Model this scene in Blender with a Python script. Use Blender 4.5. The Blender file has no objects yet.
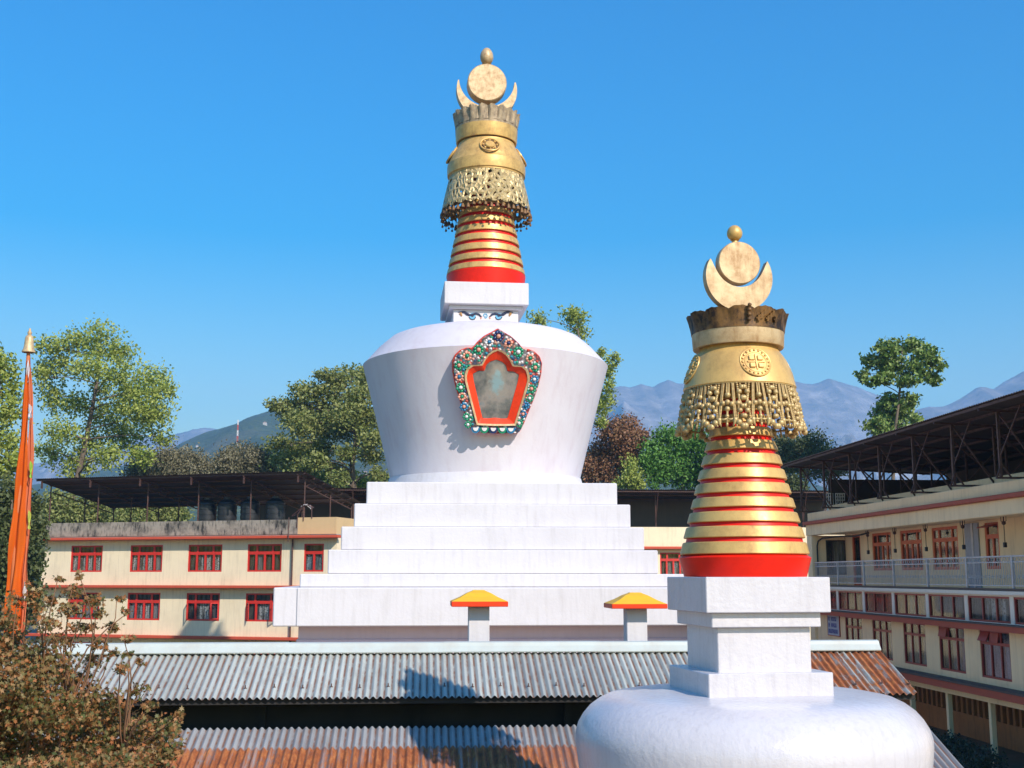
import bpy, math, random
import numpy as np
from mathutils import Vector, Matrix

rnd = random.Random(7)
sc = bpy.context.scene
COL = sc.collection
R = math.radians
PI = math.pi

# ------------------------------------------------------------------ camera
FPX = 1200.0
PITCH = math.atan(192.0 / FPX)
YAW = math.atan(89.0 * math.cos(PITCH) / FPX)
CAMH = 5.5
CAM = Vector((0, 0, CAMH))
FWD = Vector((math.sin(YAW) * math.cos(PITCH), math.cos(YAW) * math.cos(PITCH), math.sin(PITCH)))
RGT = Vector((math.cos(YAW), -math.sin(YAW), 0))
UPV = RGT.cross(FWD)


def ray(px, py):
    return FWD + RGT * ((px - 512.0) / FPX) + UPV * ((384.0 - py) / FPX)


def at_y(px, py, Y):
    d = ray(px, py)
    return CAM + d * (Y / d.y)


def at_x(px, py, X):
    d = ray(px, py)
    return CAM + d * (X / d.x)


def on_plane(px, py, p0, n):
    d = ray(px, py)
    return CAM + d * ((p0 - CAM).dot(n) / d.dot(n))


cam_d = bpy.data.cameras.new('camera')
cam = bpy.data.objects.new('camera', cam_d)
COL.objects.link(cam)
cam.location = CAM
cam.rotation_euler = (PI / 2 + PITCH, 0, -YAW)
cam_d.sensor_width = 36
cam_d.lens = FPX / 1024 * 36
cam_d.clip_start = 0.1
cam_d.clip_end = 30000
sc.camera = cam

# ------------------------------------------------------------------ objects
def tag(o, label=None, cat=None, group=None, kind=None):
    if label: o['label'] = label
    if cat: o['category'] = cat
    if group: o['group'] = group
    if kind: o['kind'] = kind
    return o


def thing(name, label, cat, loc=(0, 0, 0), rz=0.0, group=None):
    o = bpy.data.objects.new(name, None)
    COL.objects.link(o)
    o.location = loc
    o.rotation_euler = (0, 0, rz)
    o.empty_display_size = 0.3
    return tag(o, label, cat, group)


def root_of(o):
    while o.parent is not None:
        o = o.parent
    return o


def link_part(o, parent):
    COL.objects.link(o)
    if parent is not None:
        o.parent = parent
    return o


class MB:
    """collects verts / faces, then links them as one mesh object"""
    def __init__(s):
        s.v = []; s.f = []; s.uv = {}; s.mi = []; s.cm = 0

    def add(s, vs, fs):
        b = len(s.v)
        s.v.extend([Vector(p) for p in vs])
        for f in fs:
            s.f.append([b + i for i in f]); s.mi.append(s.cm)
        return b

    def box(s, a, b, M=None):
        x0, x1 = sorted((a[0], b[0])); y0, y1 = sorted((a[1], b[1])); z0, z1 = sorted((a[2], b[2]))
        vs = [Vector(p) for p in ((x0, y0, z0), (x1, y0, z0), (x1, y1, z0), (x0, y1, z0), (x0, y0, z1), (x1, y0, z1), (x1, y1, z1), (x0, y1, z1))]
        if M is not None: vs = [M @ p for p in vs]
        s.add(vs, [(3, 2, 1, 0), (4, 5, 6, 7), (0, 1, 5, 4), (1, 2, 6, 5), (2, 3, 7, 6), (3, 0, 4, 7)])
        return s

    def bevbox(s, a, b, e=0.02, M=None):
        """box with chamfered edges"""
        x0, x1 = sorted((a[0], b[0])); y0, y1 = sorted((a[1], b[1])); z0, z1 = sorted((a[2], b[2]))
        c = Vector(((x0 + x1) / 2, (y0 + y1) / 2, (z0 + z1) / 2)); h = Vector(((x1 - x0) / 2, (y1 - y0) / 2, (z1 - z0) / 2))
        vs = []; idx = {}
        for sx in (-1, 1):
            for sy in (-1, 1):
                for sz in (-1, 1):
                    for ax in range(3):
                        p = [sx * (h[0] - e), sy * (h[1] - e), sz * (h[2] - e)]
                        p[ax] = (sx, sy, sz)[ax] * h[ax]
                        q = c + Vector(p)
                        idx[(sx, sy, sz, ax)] = len(vs)
                        vs.append(M @ q if M is not None else q)
        fs = []
        for ax in range(3):
            o1, o2 = [i for i in range(3) if i != ax]
            for sg in (-1, 1):
                f = []
                for (u, w) in ((-1, -1), (1, -1), (1, 1), (-1, 1)):
                    k = [0, 0, 0]; k[ax] = sg; k[o1] = u; k[o2] = w
                    f.append(idx[(k[0], k[1], k[2], ax)])
                fs.append(f)
            for u in (-1, 1):
                for w in (-1, 1):
                    k1 = [0, 0, 0]; k2 = [0, 0, 0]
                    k1[ax] = -1; k2[ax] = 1
                    for k in (k1, k2): k[o1] = u; k[o2] = w
                    fs.append([idx[(*k1, o1)], idx[(*k2, o1)], idx[(*k2, o2)], idx[(*k1, o2)]])
        for sx in (-1, 1):
            for sy in (-1, 1):
                for sz in (-1, 1):
                    fs.append([idx[(sx, sy, sz, 0)], idx[(sx, sy, sz, 1)], idx[(sx, sy, sz, 2)]])
        s.add(vs, fs)
        return s

    def tube(s, pts, r, n=8, cap=True):
        pts = [Vector(p) for p in pts]
        rs = r if isinstance(r, (list, tuple)) else [r] * len(pts)
        b = len(s.v); prev = None
        for i, p in enumerate(pts):
            t = (pts[min(i + 1, len(pts) - 1)] - pts[max(i - 1, 0)])
            if t.length < 1e-9: t = Vector((0, 0, 1))
            t.normalize()
            if prev is None:
                a = Vector((0, 0, 1)) if abs(t.z) < 0.9 else Vector((1, 0, 0))
                u = t.cross(a).normalized()
            else:
                u = (prev - t * prev.dot(t)).normalized()
            prev = u; w = t.cross(u)
            for k in range(n):
                a = 2 * PI * k / n
                s.v.append(p + (u * math.cos(a) + w * math.sin(a)) * rs[i])
        for i in range(len(pts) - 1):
            for k in range(n):
                s.f.append([b + i * n + k, b + i * n + (k + 1) % n, b + (i + 1) * n + (k + 1) % n, b + (i + 1) * n + k]); s.mi.append(s.cm)
        if cap:
            s.f.append([b + k for k in reversed(range(n))]); s.mi.append(s.cm)
            s.f.append([b + (len(pts) - 1) * n + k for k in range(n)]); s.mi.append(s.cm)
        return s

    def bar(s, a, b, w, h=None):
        """square bar from a to b"""
        a = Vector(a); b = Vector(b); h = h or w
        t = (b - a).normalized()
        up = Vector((0, 0, 1)) if abs(t.z) < 0.95 else Vector((0, 1, 0))
        u = t.cross(up).normalized(); q = u.cross(t)
        vs = []
        for p in (a, b):
            for (i, j) in ((-1, -1), (1, -1), (1, 1), (-1, 1)):
                vs.append(p + u * (i * w / 2) + q * (j * h / 2))
        s.add(vs, [(3, 2, 1, 0), (4, 5, 6, 7), (0, 1, 5, 4), (1, 2, 6, 5), (2, 3, 7, 6), (3, 0, 4, 7)])
        return s

    def lathe(s, prof, c=(0, 0, 0), n=64, close=False, fn=None):
        """prof: (r, z); fn(r, z, a) may bend the radius"""
        b = len(s.v); c = Vector(c); m = len(prof)
        for (r, z) in prof:
            for k in range(n):
                a = 2 * PI * k / n
                rr, zz = (r, z) if fn is None else fn(r, z, a)
                s.v.append(c + Vector((rr * math.cos(a), rr * math.sin(a), zz)))
        rng = m if close else m - 1
        for i in range(rng):
            j = (i + 1) % m
            for k in range(n):
                s.f.append([b + i * n + k, b + i * n + (k + 1) % n, b + j * n + (k + 1) % n, b + j * n + k]); s.mi.append(s.cm)
        return s

    def disc(s, r, z, c=(0, 0, 0), n=64, up=True):
        c = Vector(c)
        vs = [c + Vector((r * math.cos(2 * PI * k / n), r * math.sin(2 * PI * k / n), z)) for k in range(n)]
        s.add(vs, [list(range(n)) if up else list(reversed(range(n)))])
        return s

    def prism(s, poly, y0, y1, M=None, hole=None):
        """poly in (x, z), extruded along y"""
        n = len(poly)
        vs = [Vector((p[0], y0, p[1])) for p in poly] + [Vector((p[0], y1, p[1])) for p in poly]
        if M is not None: vs = [M @ v for v in vs]
        fs = [list(range(n)), list(reversed(range(n, 2 * n)))]
        for i in range(n):
            j = (i + 1) % n
            fs.append([i, n + i, n + j, j])
        s.add(vs, fs)
        return s

    def ball(s, c, r, sub=2, sc3=(1, 1, 1)):
        vs, fs = ICO[sub]
        c = Vector(c)
        s.add([c + Vector((v[0] * sc3[0], v[1] * sc3[1], v[2] * sc3[2])) * r for v in vs], fs)
        return s

    def build(s, name, mats, parent=None, smooth=False, local=False, uv=None, angle=None, nofix=False):
        me = bpy.data.meshes.new(name)
        vs = s.v
        if parent is not None and not local:
            inv = root_of(parent).matrix_basis.inverted()
            vs = [inv @ v for v in vs]
        me.from_pydata([tuple(v) for v in vs], [], s.f)
        if not isinstance(mats, (list, tuple)): mats = [mats]
        for m in mats: me.materials.append(m)
        if len(mats) > 1:
            me.polygons.foreach_set('material_index', s.mi)
        me.validate()
        if not nofix:
            import bmesh
            bm = bmesh.new(); bm.from_mesh(me)
            bmesh.ops.recalc_face_normals(bm, faces=bm.faces)
            bm.to_mesh(me); bm.free()
        if smooth:
            me.polygons.foreach_set('use_smooth', [True] * len(me.polygons))
            if angle:
                me.set_sharp_from_angle(angle=R(angle))
        o = bpy.data.objects.new(name, me)
        return link_part(o, parent)


def _ico(sub):
    import bmesh
    bm = bmesh.new()
    bmesh.ops.create_icosphere(bm, subdivisions=sub, radius=1)
    bm.verts.ensure_lookup_table()
    vs = [tuple(v.co) for v in bm.verts]
    fs = [[v.index for v in f.verts] for f in bm.faces]
    bm.free()
    return vs, fs


ICO = {1: _ico(1), 2: _ico(2), 3: _ico(3)}


def copy_tree(o, parent=None):
    c = o.copy()
    COL.objects.link(c)
    c.parent = parent
    for ch in list(o.children):
        copy_tree(ch, c)
    return c


# ------------------------------------------------------------------ materials
def new_mat(name):
    m = bpy.data.materials.new(name)
    m.use_nodes = True
    nt = m.node_tree
    return m, nt, nt.nodes['Principled BSDF']


def N(nt, kind, **kw):
    n = nt.nodes.new(kind)
    for k, v in kw.items():
        if k in n.inputs.keys() if hasattr(n.inputs, 'keys') else False:
            n.inputs[k].default_value = v
        else:
            setattr(n, k, v)
    return n


def ramp(nt, stops, interp='LINEAR'):
    r = nt.nodes.new('ShaderNodeValToRGB')
    cr = r.color_ramp
    cr.interpolation = interp
    while len(cr.elements) > 1: cr.elements.remove(cr.elements[-1])
    for i, (p, c) in enumerate(stops):
        e = cr.elements[0] if i == 0 else cr.elements.new(p)
        e.position = p
        e.color = (c[0], c[1], c[2], 1) if len(c) == 3 else c
    return r


def coords(nt, scale=(1, 1, 1), kind='Object', rot=(0, 0, 0), loc=(0, 0, 0)):
    tc = nt.nodes.new('ShaderNodeTexCoord')
    mp = nt.nodes.new('ShaderNodeMapping')
    mp.inputs['Scale'].default_value = scale
    mp.inputs['Rotation'].default_value = rot
    mp.inputs['Location'].default_value = loc
    nt.links.new(tc.outputs[kind], mp.inputs['Vector'])
    return mp.outputs['Vector']


def noise(nt, vec, scale, detail=4, rough=0.55):
    n = nt.nodes.new('ShaderNodeTexNoise')
    n.inputs['Scale'].default_value = scale
    n.inputs['Detail'].default_value = detail
    n.inputs['Roughness'].default_value = rough
    if vec is not None: nt.links.new(vec, n.inputs['Vector'])
    return n.outputs['Fac']


def mixc(nt, fac, a, b, mode='MIX'):
    n = nt.nodes.new('ShaderNodeMix')
    n.data_type = 'RGBA'; n.blend_type = mode
    for sock, v in ((n.inputs[0], fac), (n.inputs[6], a), (n.inputs[7], b)):
        if isinstance(v, bpy.types.NodeSocket): nt.links.new(v, sock)
        elif isinstance(v, (int, float)): sock.default_value = v
        else: sock.default_value = (v[0], v[1], v[2], 1)
    return n.outputs[2]


def math_n(nt, op, a, b=None, clamp=False):
    n = nt.nodes.new('ShaderNodeMath')
    n.operation = op; n.use_clamp = clamp
    for i, v in enumerate((a, b)):
        if v is None: continue
        if isinstance(v, bpy.types.NodeSocket): nt.links.new(v, n.inputs[i])
        else: n.inputs[i].default_value = v
    return n.outputs[0]


def maprange(nt, v, a, b, c=0.0, d=1.0):
    n = nt.nodes.new('ShaderNodeMapRange')
    nt.links.new(v, n.inputs[0])
    for i, x in enumerate((a, b, c, d)): n.inputs[i + 1].default_value = x
    return n.outputs[0]


def bump(nt, bs, h, strength=0.3, dist=0.02):
    b = nt.nodes.new('ShaderNodeBump')
    b.inputs['Strength'].default_value = strength
    b.inputs['Distance'].default_value = dist
    nt.links.new(h, b.inputs['Height'])
    nt.links.new(b.outputs['Normal'], bs.inputs['Normal'])


def weathered(name, base, dirt, rough=0.6, nscale=1.2, streak=0.35, blot=0.25, bumps=0.15, bscale=30, bdist=0.01, metal=0.0, sscale=(3.0, 3.0, 0.25), spec=0.5):
    """painted surface with blotches and vertical rain streaks"""
    m, nt, bs = new_mat(name)
    v = coords(nt)
    a = noise(nt, v, nscale, 5, 0.6)
    vs = coords(nt, sscale)
    b = noise(nt, vs, 2.0, 5, 0.65)
    fa = maprange(nt, a, 0.45, 0.8, 0, blot)
    fb = maprange(nt, b, 0.5, 0.8, 0, streak)
    f = math_n(nt, 'ADD', fa, fb, True)
    c = mixc(nt, f, base, dirt)
    nt.links.new(c, bs.inputs['Base Color'])
    bs.inputs['Roughness'].default_value = rough
    bs.inputs['Metallic'].default_value = metal
    bs.inputs['Specular IOR Level'].default_value = spec
    if bumps:
        h = noise(nt, v, bscale, 4, 0.6)
        bump(nt, bs, h, bumps, bdist)
    return m


def plain(name, base, rough=0.6, metal=0.0, var=0.15, nscale=8.0, spec=0.5, bumps=0.0, bscale=40, bdist=0.005):
    m, nt, bs = new_mat(name)
    v = coords(nt)
    a = noise(nt, v, nscale, 4, 0.6)
    lo = [max(0, x * (1 - var)) for x in base]; hi = [min(1, x * (1 + var)) for x in base]
    r = ramp(nt, [(0.3, lo), (0.7, hi)])
    nt.links.new(a, r.inputs[0])
    nt.links.new(r.outputs[0], bs.inputs['Base Color'])
    bs.inputs['Roughness'].default_value = rough
    bs.inputs['Metallic'].default_value = metal
    bs.inputs['Specular IOR Level'].default_value = spec
    if bumps:
        bump(nt, bs, noise(nt, v, bscale, 4, 0.6), bumps, bdist)
    return m


def leaf_mat(name, cols, trans=0.3, rough=0.55):
    m, nt, bs = new_mat(name)
    g = nt.nodes.new('ShaderNodeNewGeometry')
    n = len(cols)
    r = ramp(nt, [((i + 0.0) / max(1, n - 1), c) for i, c in enumerate(cols)])
    v = coords(nt)
    a = noise(nt, v, 0.35, 3, 0.6)
    f = math_n(nt, 'ADD', math_n(nt, 'MULTIPLY', g.outputs['Random Per Island'], 0.6), maprange(nt, a, 0.3, 0.7, 0.0, 0.4), True)
    nt.links.new(f, r.inputs[0])
    nt.links.new(r.outputs[0], bs.inputs['Base Color'])
    bs.inputs['Roughness'].default_value = rough
    bs.inputs['Specular IOR Level'].default_value = 0.35
    tr = nt.nodes.new('ShaderNodeBsdfTranslucent')
    nt.links.new(r.outputs[0], tr.inputs['Color'])
    mx = nt.nodes.new('ShaderNodeMixShader')
    mx.inputs[0].default_value = trans
    nt.links.new(bs.outputs[0], mx.inputs[1]); nt.links.new(tr.outputs[0], mx.inputs[2])
    nt.links.new(mx.outputs[0], nt.nodes['Material Output'].inputs['Surface'])
    return m


M = {}
M['white'] = weathered('white_limewash', (0.625, 0.60, 0.615), (0.45, 0.42, 0.41), 0.75, 0.8, 0.52, 0.30, 0.25, 9, 0.03)
M['white_gloss'] = weathered('white_gloss_paint', (0.585, 0.56, 0.58), (0.40, 0.37, 0.385), 0.26, 1.6, 0.45, 0.4, 0.45, 16, 0.014, sscale=(9, 9, 0.5))
M['dome_white'] = weathered('white_dome_paint', (0.635, 0.595, 0.625), (0.51, 0.42, 0.45), 0.65, 0.5, 0.5, 0.35, 0.15, 8, 0.03, sscale=(1.5, 1.5, 0.2))
M['mauve'] = weathered('mauve_plinth_paint', (0.66, 0.52, 0.60), (0.50, 0.37, 0.43), 0.7, 1.0, 0.3, 0.3)


def gold_mat(name, base, dark, rough, metal, dirt=0.35, nsc=5.0):
    m, nt, bs = new_mat(name)
    v = coords(nt)
    a = noise(nt, v, nsc, 6, 0.7)
    st = noise(nt, coords(nt, (nsc * 1.6, nsc * 1.6, nsc * 0.35), loc=(3, 1, 7)), 1.0, 6, 0.7)
    fine = noise(nt, v, nsc * 9, 4, 0.7)
    f = math_n(nt, 'ADD', maprange(nt, a, 0.42, 0.74, 0, dirt), maprange(nt, st, 0.52, 0.72, 0, dirt * 0.7), True)
    f = math_n(nt, 'ADD', f, maprange(nt, fine, 0.55, 0.75, 0, 0.3 * dirt), True)
    c = mixc(nt, f, base, dark)
    nt.links.new(c, bs.inputs['Base Color'])
    bs.inputs['Metallic'].default_value = metal
    nt.links.new(maprange(nt, a, 0.3, 0.8, rough - 0.05, rough + 0.15), bs.inputs['Roughness'])
    bump(nt, bs, noise(nt, v, nsc * 6, 4, 0.6), 0.12, 0.008)
    return m


M['gold'] = gold_mat('gold_paint', (0.74, 0.455, 0.14), (0.36, 0.20, 0.065), 0.42, 0.28, 0.75, 3.0)
M['gold_pale'] = gold_mat('pale_gold_sheet', (0.62, 0.45, 0.245), (0.36, 0.20, 0.08), 0.48, 0.2, 0.9, 6.0)
M['gold_old'] = gold_mat('tarnished_gold', (0.24, 0.12, 0.035), (0.025, 0.014, 0.01), 0.5, 0.25, 1.3, 5.0)
M['bead'] = gold_mat('bead_gold', (0.58, 0.41, 0.175), (0.32, 0.20, 0.08), 0.42, 0.3, 0.8, 10.0)
M['red'] = plain('red_gloss_paint', (0.74, 0.014, 0.003), 0.42, 0, 0.10, 6, 0.3)
M['orange_red'] = plain('orange_red_paint', (0.76, 0.045, 0.005), 0.5, 0, 0.10, 6, 0.3)
M['yellow'] = weathered('yellow_ochre_paint', (0.80, 0.44, 0.015), (0.55, 0.28, 0.03), 0.55, 3.0, 0.2, 0.3)
M['cream'] = weathered('cream_wall_paint', (0.82, 0.69, 0.47), (0.48, 0.39, 0.26), 0.8, 0.6, 0.55, 0.35, 0.1, 20, 0.01)
M['cream_warm'] = weathered('warm_ochre_wall_paint', (0.94, 0.68, 0.39), (0.58, 0.40, 0.22), 0.8, 0.6, 0.5, 0.4, 0.1, 20, 0.01)
M['cream_white'] = weathered('cream_white_paint', (0.82, 0.72, 0.60), (0.6, 0.5, 0.4), 0.75, 0.8, 0.3, 0.3, 0.1)
M['cream_dark'] = weathered('ochre_wall_paint', (0.62, 0.43, 0.22), (0.42, 0.28, 0.145), 0.8, 0.6, 0.3, 0.3, 0.1, 20, 0.01)
M['parapet'] = weathered('blotched_parapet', (0.32, 0.285, 0.23), (0.035, 0.035, 0.03), 0.9, 1.1, 1.3, 1.2, 0.3, 20, 0.02, sscale=(3.5, 3.5, 0.9))  # dark blotches and streaks over the whole parapet
M['band'] = weathered('red_band_paint', (0.55, 0.075, 0.03), (0.30, 0.06, 0.04), 0.7, 1.5, 0.4, 0.3)
M['band_dark'] = weathered('maroon_band_paint', (0.42, 0.075, 0.035), (0.24, 0.05, 0.03), 0.7, 1.5, 0.4, 0.3)
M['frame_red'] = plain('red_window_paint', (0.56, 0.025, 0.015), 0.45, 0, 0.15, 4)
M['frame_orange'] = plain('brick_red_window_paint', (0.62, 0.105, 0.025), 0.5, 0, 0.15, 4)
M['frame_maroon'] = plain('maroon_window_paint', (0.30, 0.03, 0.02), 0.5, 0, 0.15, 4)
M['dark'] = plain('interior_shade', (0.02, 0.017, 0.015), 0.9, 0, 0.3, 2)  # near-black put in for the shade of rooms and gaps under roofs
M['iron'] = plain('rusty_iron', (0.10, 0.05, 0.04), 0.6, 0.3, 0.35, 6)
M['rail'] = plain('pale_grey_metal_paint', (0.50, 0.47, 0.47), 0.5, 0.1, 0.15, 6)
M['tank'] = plain('black_plastic', (0.018, 0.019, 0.022), 0.42, 0, 0.2, 2)
M['bark'] = weathered('bark', (0.16, 0.12, 0.085), (0.06, 0.045, 0.035), 0.95, 3.0, 0.5, 0.5, 0.6, 14, 0.03)
M['wood'] = weathered('brown_timber', (0.46, 0.20, 0.075), (0.17, 0.075, 0.035), 0.75, 2.0, 0.6, 0.4, 0.2, 20)
M['roofdark'] = weathered('dark_roof_sheet', (0.085, 0.06, 0.05), (0.04, 0.03, 0.028), 0.7, 1.0, 0.4, 0.4)
M['cable'] = plain('black_cable', (0.02, 0.02, 0.02), 0.6, 0, 0.1)
M['concrete'] = weathered('concrete', (0.36, 0.34, 0.31), (0.18, 0.17, 0.15), 0.9, 1.0, 0.4, 0.4, 0.2)


def glass_mat():
    m, nt, bs = new_mat('window_glass')
    gl = nt.nodes.new('ShaderNodeBsdfGlossy'); gl.inputs['Roughness'].default_value = 0.06
    tr = nt.nodes.new('ShaderNodeBsdfTransparent'); tr.inputs['Color'].default_value = (0.80, 0.82, 0.82, 1)
    fr = nt.nodes.new('ShaderNodeFresnel'); fr.inputs['IOR'].default_value = 1.5
    nf = noise(nt, coords(nt), 1.5, 2)
    f = math_n(nt, 'ADD', math_n(nt, 'MULTIPLY', fr.outputs[0], 0.22), maprange(nt, nf, 0.3, 0.7, 0.0, 0.03), True)
    mx = nt.nodes.new('ShaderNodeMixShader')
    nt.links.new(f, mx.inputs[0]); nt.links.new(tr.outputs[0], mx.inputs[1]); nt.links.new(gl.outputs[0], mx.inputs[2])
    nt.links.new(mx.outputs[0], nt.nodes['Material Output'].inputs['Surface'])
    return m


M['glass'] = glass_mat()


def curtain_mat(name, a, b, sx=9.0, lace=True):
    m, nt, bs = new_mat(name)
    v = coords(nt, (sx, 1, 0.8))
    n1 = noise(nt, v, 1.0, 2)
    f = maprange(nt, n1, 0.35, 0.65)
    if lace:
        vo = nt.nodes.new('ShaderNodeTexVoronoi'); vo.inputs['Scale'].default_value = 9.0
        nt.links.new(coords(nt), vo.inputs['Vector'])
        f = math_n(nt, 'MULTIPLY', f, maprange(nt, vo.outputs['Distance'], 0.2, 0.5, 0.15, 1.0))
    nt.links.new(mixc(nt, f, a, b), bs.inputs['Base Color'])
    bs.inputs['Roughness'].default_value = 0.95
    return m


M['curtain_lace'] = curtain_mat('lace_curtain', (0.10, 0.09, 0.085), (0.85, 0.83, 0.81))
M['curtain_grey'] = curtain_mat('grey_curtain', (0.20, 0.185, 0.185), (0.52, 0.49, 0.50), 6, False)
M['curtain_dark'] = curtain_mat('dark_curtain', (0.05, 0.042, 0.038), (0.17, 0.15, 0.135), 6, False)
M['curtain_teal'] = curtain_mat('teal_curtain', (0.01, 0.10, 0.15), (0.04, 0.25, 0.32), 8, False)
M['curtain_blue'] = curtain_mat('pale_blue_curtain', (0.12, 0.16, 0.20), (0.50, 0.62, 0.68), 8, True)
# ------------------------------------------------------------------ helpers for the two stupas
def project(p):
    d = Vector(p) - CAM
    w = d.dot(FWD)
    return 512 + FPX * d.dot(RGT) / w, 384 - FPX * d.dot(UPV) / w


def resample(pts, n):
    pts = [Vector((p[0], p[1])) for p in pts]
    pts.append(pts[0])
    L = [0]
    for a, b in zip(pts, pts[1:]): L.append(L[-1] + (b - a).length)
    out = []
    for i in range(n):
        t = L[-1] * i / n
        k = 0
        while k < len(L) - 2 and L[k + 1] < t: k += 1
        f = (t - L[k]) / max(1e-9, L[k + 1] - L[k])
        out.append(pts[k].lerp(pts[k + 1], f))
    return out


def smooth_closed(pts, keep=()):
    """one Chaikin pass, keeping the listed corners"""
    out = []
    n = len(pts)
    for i in range(n):
        a, b, c = Vector(pts[i - 1]), Vector(pts[i]), Vector(pts[(i + 1) % n])
        if i in keep: out.append(b)
        else: out += [b.lerp(a, 0.25), b.lerp(c, 0.25)]
    return out


def strip_solid(mb, outer, inner, y0, y1, M4, y0i=None):
    """ring-like solid between two outlines of equal length in (x, z); front at y0 (outer edge) / y0i (inner edge), back at y1"""
    n = len(outer)
    y0i = y0 if y0i is None else y0i
    vs = []
    for lst, y in ((outer, y0), (inner, y0i), (outer, y1), (inner, y1)):
        vs += [M4 @ Vector((p[0], y, p[1])) for p in lst]
    fs = []
    for i in range(n):
        j = (i + 1) % n
        fs.append([i, j, n + j, n + i])
        fs.append([2 * n + i, 3 * n + i, 3 * n + j, 2 * n + j])
        fs.append([i, 2 * n + i, 2 * n + j, j])
        fs.append([n + i, n + j, 3 * n + j, 3 * n + i])
    mb.add(vs, fs)


def crescent(mb, c, ro, ci, ri, t0, t1, y0, y1, M4=None, n=40, rtip=None):
    """crescent with horns up: outer arc (centre c, radius ro) from tip to tip, inner arc centre ci"""
    outer = []; inner = []
    a0 = math.atan2(t0[1] - c[1], t0[0] - c[0]); a1 = math.atan2(t1[1] - c[1], t1[0] - c[0])
    if a0 < 0: a0 += 2 * PI
    if a1 > a0: a1 -= 0
    b0 = math.atan2(t0[1] - ci[1], t0[0] - ci[0]); b1 = math.atan2(t1[1] - ci[1], t1[0] - ci[0])
    if b0 < 0: b0 += 2 * PI
    # go anticlockwise from the left tip through the bottom to the right tip
    while a1 < a0: a1 += 2 * PI
    while b1 < b0: b1 += 2 * PI
    for i in range(n + 1):
        t = i / n
        a = a0 + (a1 - a0) * t; b = b0 + (b1 - b0) * t
        outer.append((c[0] + ro * math.cos(a), c[1] + ro * math.sin(a)))
        rr_ = ri if rtip is None else ri + (rtip - ri) * abs(2 * t - 1) ** 6
        inner.append((ci[0] + rr_ * math.cos(b), ci[1] + rr_ * math.sin(b)))
    vs = []
    e = (y1 - y0) * 0.12
    for lst, y in ((outer, y0), (inner, y0), (outer, y1), (inner, y1)):
        for p in lst:
            v = Vector((p[0], y, p[1]))
            vs.append(M4 @ v if M4 is not None else v)
    m = n + 1; fs = []
    for i in range(n):
        fs += [[i, i + 1, m + i + 1, m + i], [2 * m + i, 3 * m + i, 3 * m + i + 1, 2 * m + i + 1],
               [i, 2 * m + i, 2 * m + i + 1, i + 1], [m + i, m + i + 1, 3 * m + i + 1, 3 * m + i]]
    fs += [[0, m, 3 * m, 2 * m], [n, 2 * m + n, 3 * m + n, m + n]]
    mb.add(vs, fs)


def face_frame(ax, ang, r, z, slope):
    """frame on a body of revolution: x tangent, -y outward, z up the slope; ang from -Y towards +X, slope = lean of the wall from vertical"""
    out = Vector((math.sin(ang), -math.cos(ang), 0))
    tan = Vector((math.cos(ang), math.sin(ang), 0))
    nrm = (out * math.cos(slope) + Vector((0, 0, 1)) * math.sin(slope)).normalized()
    up = tan.cross(-nrm).normalized() * -1
    if up.z < 0: up = -up
    m = Matrix.Identity(4)
    p = Vector(ax) + out * r + Vector((0, 0, z))
    for i in range(3):
        m[i][0] = tan[i]; m[i][1] = -nrm[i]; m[i][2] = up[i]; m[i][3] = p[i]
    return m


def bend_onto(mb, ax, ang, r, z, slope):
    """wrap a flat relief (x tangent, -y out, z up the slope) round a leaning wall of revolution"""
    out = []
    for v in mb.v:
        rr = r - v.z * math.sin(slope) - v.y * math.cos(slope)
        a = ang + v.x / max(0.05, r - v.z * math.sin(slope))
        out.append(Vector(ax) + Vector((math.sin(a) * rr, -math.cos(a) * rr, z + v.z * math.cos(slope) - v.y * math.sin(slope))))
    mb.v = out
    return mb


def torus_on(mb, M4, R0, r0, n=32, k=8, y=0.0):
    pts = []
    vs = []; fs = []
    for i in range(n):
        a = 2 * PI * i / n
        for j in range(k):
            b = 2 * PI * j / k
            rr = R0 + r0 * math.cos(b)
            vs.append(M4 @ Vector((rr * math.cos(a), y - r0 * math.sin(b), rr * math.sin(a))))
    for i in range(n):
        for j in range(k):
            fs.append([i * k + j, ((i + 1) % n) * k + j, ((i + 1) % n) * k + (j + 1) % k, i * k + (j + 1) % k])
    mb.add(vs, fs)


def disc_on(mb, M4, R0, y0, y1, n=40, bev=0.0, c=(0, 0)):
    prof = [(0, y0), (R0 - bev, y0), (R0, y0 + bev), (R0, y1 - bev), (R0 - bev, y1), (0, y1)]
    vs = []; fs = []
    for (r, y) in prof:
        for i in range(n):
            a = 2 * PI * i / n
            vs.append(M4 @ Vector((c[0] + max(r, 1e-4) * math.cos(a), y, c[1] + max(r, 1e-4) * math.sin(a))))
    for q in range(len(prof) - 1):
        for i in range(n):
            fs.append([q * n + i, q * n + (i + 1) % n, (q + 1) * n + (i + 1) % n, (q + 1) * n + i])
    mb.add(vs, fs)


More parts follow.
